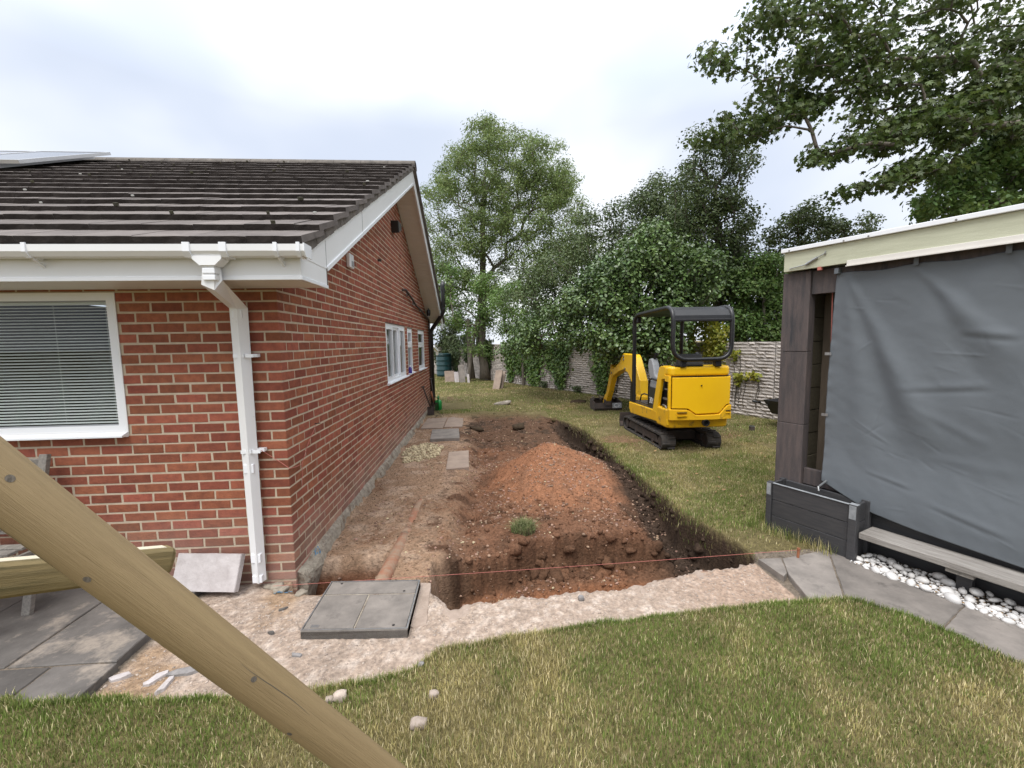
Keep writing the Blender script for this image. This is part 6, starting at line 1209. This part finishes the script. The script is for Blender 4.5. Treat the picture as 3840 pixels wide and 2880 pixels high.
# ---------------------------------------------------------------- far corner and small things
t = thing('water_butt', 'dark green plastic water butt behind the gable end', 'water butt', (-.62, 20.3, -.06)); prof = [(.36, 0), (.40, .04)]
for k in range(4): z = .06+k*.26; prof += [(.405, z), (.425, z+.03), (.425, z+.09), (.408, z+.12), (.415, z+.24)]
prof += [(.39, 1.12), (.42, 1.13), (.42, 1.19), (.40, 1.20)]; B().lathe(prof, 28).obj('barrel', 'butt_plastic', t, smooth=True); B().lathe([(.43, 1.20), (.43, 1.235), (.30, 1.27), (.05, 1.28)], 28).obj('lid', 'butt_plastic', t, smooth=True)
B().tube([pix(936, 748, 17.0), pix(944, 757, 17.4), pix(944.5, 766, 17.5)], .06, 4, square=True).alone('rain_pipe_elbow', 'upvc_clean', 'white rain pipe elbow above the water butt', 'pipe', tuple(pix(936, 748, 17.0)))
def far_slab(label, px_, py, d, w, h, th, lean, rz, mt): p = pix(px_, py, d); return leaning('leaning_slab', label, p[0], p[1], -.07, w, h, th, lean, rz, mt)
far_slab('wide brown slab leaning left of the double trunk', 972, 812, 20.0, .46, .56, .06, R_(68), R_(12), 'slab_brown')
far_slab('narrow pale slab leaning between the brown slab and the tall slab', 987, 812, 19.8, .20, .52, .05, R_(68), R_(14), 'slab_pale')
far_slab('tallest grey slab leaning beside the double trunk', 999, 812, 19.6, .27, .86, .05, R_(70), R_(14), 'slab_grey')
far_slab('short white slab leaning against the double trunk', 1012, 812, 19.5, .10, .42, .05, R_(72), R_(14), 'slab_pale')
far_slab('tall brown plank like slab leaning on the stone wall', 1071, 824, 16.6, .30, .80, .05, R_(66), R_(-30), 'slab_brown')
far_slab('second brown slab tucked behind the plank like slab', 1079, 823, 16.8, .26, .74, .05, R_(66), R_(-30), 'slab_brown')

wcx, wcy = .27, 8.35
t = thing('watering_can', 'bright green plastic watering can at the foot of the black pipe', 'watering can', (wcx, wcy, -.06)); Wc = lambda b, n, **k: b.obj(n, 'green_plastic', t, **k)
Wc(B().lathe([(.085, 0), (.10, .02), (.10, .20), (.085, .27), (.05, .29)], 20), 'body', smooth=True); Wc(B().tube(bez([(.0, .09, .20), (.0, .15, .33), (.0, .02, .43), (0, -.05, .30)], 6, .08), .014, 8), 'handle', smooth=True); Wc(B().tube([(.0, -.08, .06), (.02, -.20, .22), (.03, -.27, .36)], [.03, .022, .018], 10), 'spout', smooth=True); Wc(B().lathe([(.018, 0), (.045, .03), (.045, .035)], 14, (.03, -.28, .36)), 'rose')
for lab, x, y, dx in (('rusty spade with T handle leaning on the far gable wall', .16, 7.55, 0), ('rusty fork standing behind the spade at the gable wall', .20, 8.15, 1)):
    t = thing('garden_spade' if dx == 0 else 'garden_fork', lab, 'garden tool', (x, y, -.08))
    top = (-.13+.05*dx, -.30+.25*dx, .78+.12*dx); B().tube([(0, 0, .22), top], .017, 8).obj('shaft', 'rust_steel', t, smooth=True); B().tube([(top[0]-.02, top[1]-.09, top[2]+.01), (top[0]+.02, top[1]+.05, top[2]+.01)], .018, 8).obj('handle', 'rust_steel', t, smooth=True)
    if dx == 0: B().prism([(-.09, 0), (.09, 0), (.085, .24), (-.085, .24)], 'y', -.006, .006).obj('blade', 'rust_steel', t)
    else:
        for q in (-.06, -.02, .02, .06): B().tube([(q, 0, .24), (q, .0, 0)], .006, 6).obj('tine', 'rust_steel', t)
        B().box(-.07, .07, -.008, .008, .22, .25).obj('head', 'rust_steel', t)
t = leaning('timber_offcut', 'orange brown timber offcut leaning by the black pipe', .22, 8.52, -.08, .10, .55, .03, R_(72), R_(70), 'orange_wood', cat='timber')
B().tube([(.07, 8.93, -.10), (.07, 8.93, .03)], .075, 12).alone('gully_collar', 'rust_steel', 'brown gully collar under the black soil pipe', 'drain', (.07, 8.93, -.1))
t = thing('bottle', 'small purple bottle on the narrow window sill', 'bottle', (.02, 5.56, 1.165)); B().lathe([(.035, 0), (.038, .02), (.036, .10), (.015, .13)], 12).obj('body', 'purple_plastic', t, smooth=True); B().lathe([(.016, .13), (.016, .165)], 10).obj('cap', 'print_white', t)
p = gp(1624, 930, -.05); t = thing('tin_can', 'small open tin lying upright on the lawn near the wall', 'tin', (p[0], p[1], -.06)); B().lathe([(.05, 0), (.05, .10)], 16).obj('body', 'rust_steel', t); B().lathe([(.052, .095), (.052, .105), (.046, .105), (.046, .10)], 16).obj('rim', 'galv', t)
# wheelbarrow half hidden behind the shed post
wb = pix(1712, 905, 8.6); t = thing('wheelbarrow', 'old wheelbarrow with worn handles half hidden behind the shed post', 'wheelbarrow', (wb[0], wb[1], -.06), R_(10)); Wb = lambda b, n, m, **k: b.obj(n, m, t, **k)
for y, dz in ((-.28, 0), (.28, .02)):
    Wb(B().tube([(.75, y*.3, .17), (.1, y, .22), (-.30, y*1.05, .42+dz), (-.52, y*1.1, .50+dz)], .019, 8), 'frame', 'steel', smooth=True); Wb(B().tube([(-.50, y*1.1, .495+dz), (-.68, y*1.1, .53+dz)], .024, 8), 'grip', 'black_plastic', smooth=True); Wb(B().tube([(.0, y, .25), (-.05, y*.9, 0)], .016, 8), 'leg', 'steel')
Wb(B().add([(-.25, -.26, .28), (.5, -.2, .28), (.5, .2, .28), (-.25, .26, .28), (-.38, -.36, .56), (.75, -.32, .60), (.75, .32, .60), (-.38, .36, .56)], [(0, 1, 2, 3), (0, 4, 5, 1), (1, 5, 6, 2), (2, 6, 7, 3), (3, 7, 4, 0)]), 'tray', 'black_paint'); Wb(B().lathe([(.04, -.04), (.17, -.04), (.19, 0), (.17, .04), (.04, .04)], 20).move(lambda x, y, z: (.80+x, z, .19+y)), 'wheel', 'rubber')
# fallen leaves on the side lawn
xl, yl = scatter(150, 3.7, 7.0, .2, 6.5, lambda x, y: (x > cut_x(y)+.05) & ~in_shed(x, y, .05)); n = len(xl); P = np.stack([xl, yl, ground_z(xl, yl)+.022], 1); V, F, a = leaf_cards(P, np.array((0, 0, 1.))+rng.normal(0, .35, (n, 3)), .05*rng.uniform(.5, 1.2, n), 'oval')
tag(mobj('fallen_leaves', big_mesh('fallen_leaves', V, F, False, {'rnd': a}), 'leaf_litter'), 'dry fallen leaves scattered over the side lawn', 'leaves', kind='stuff')
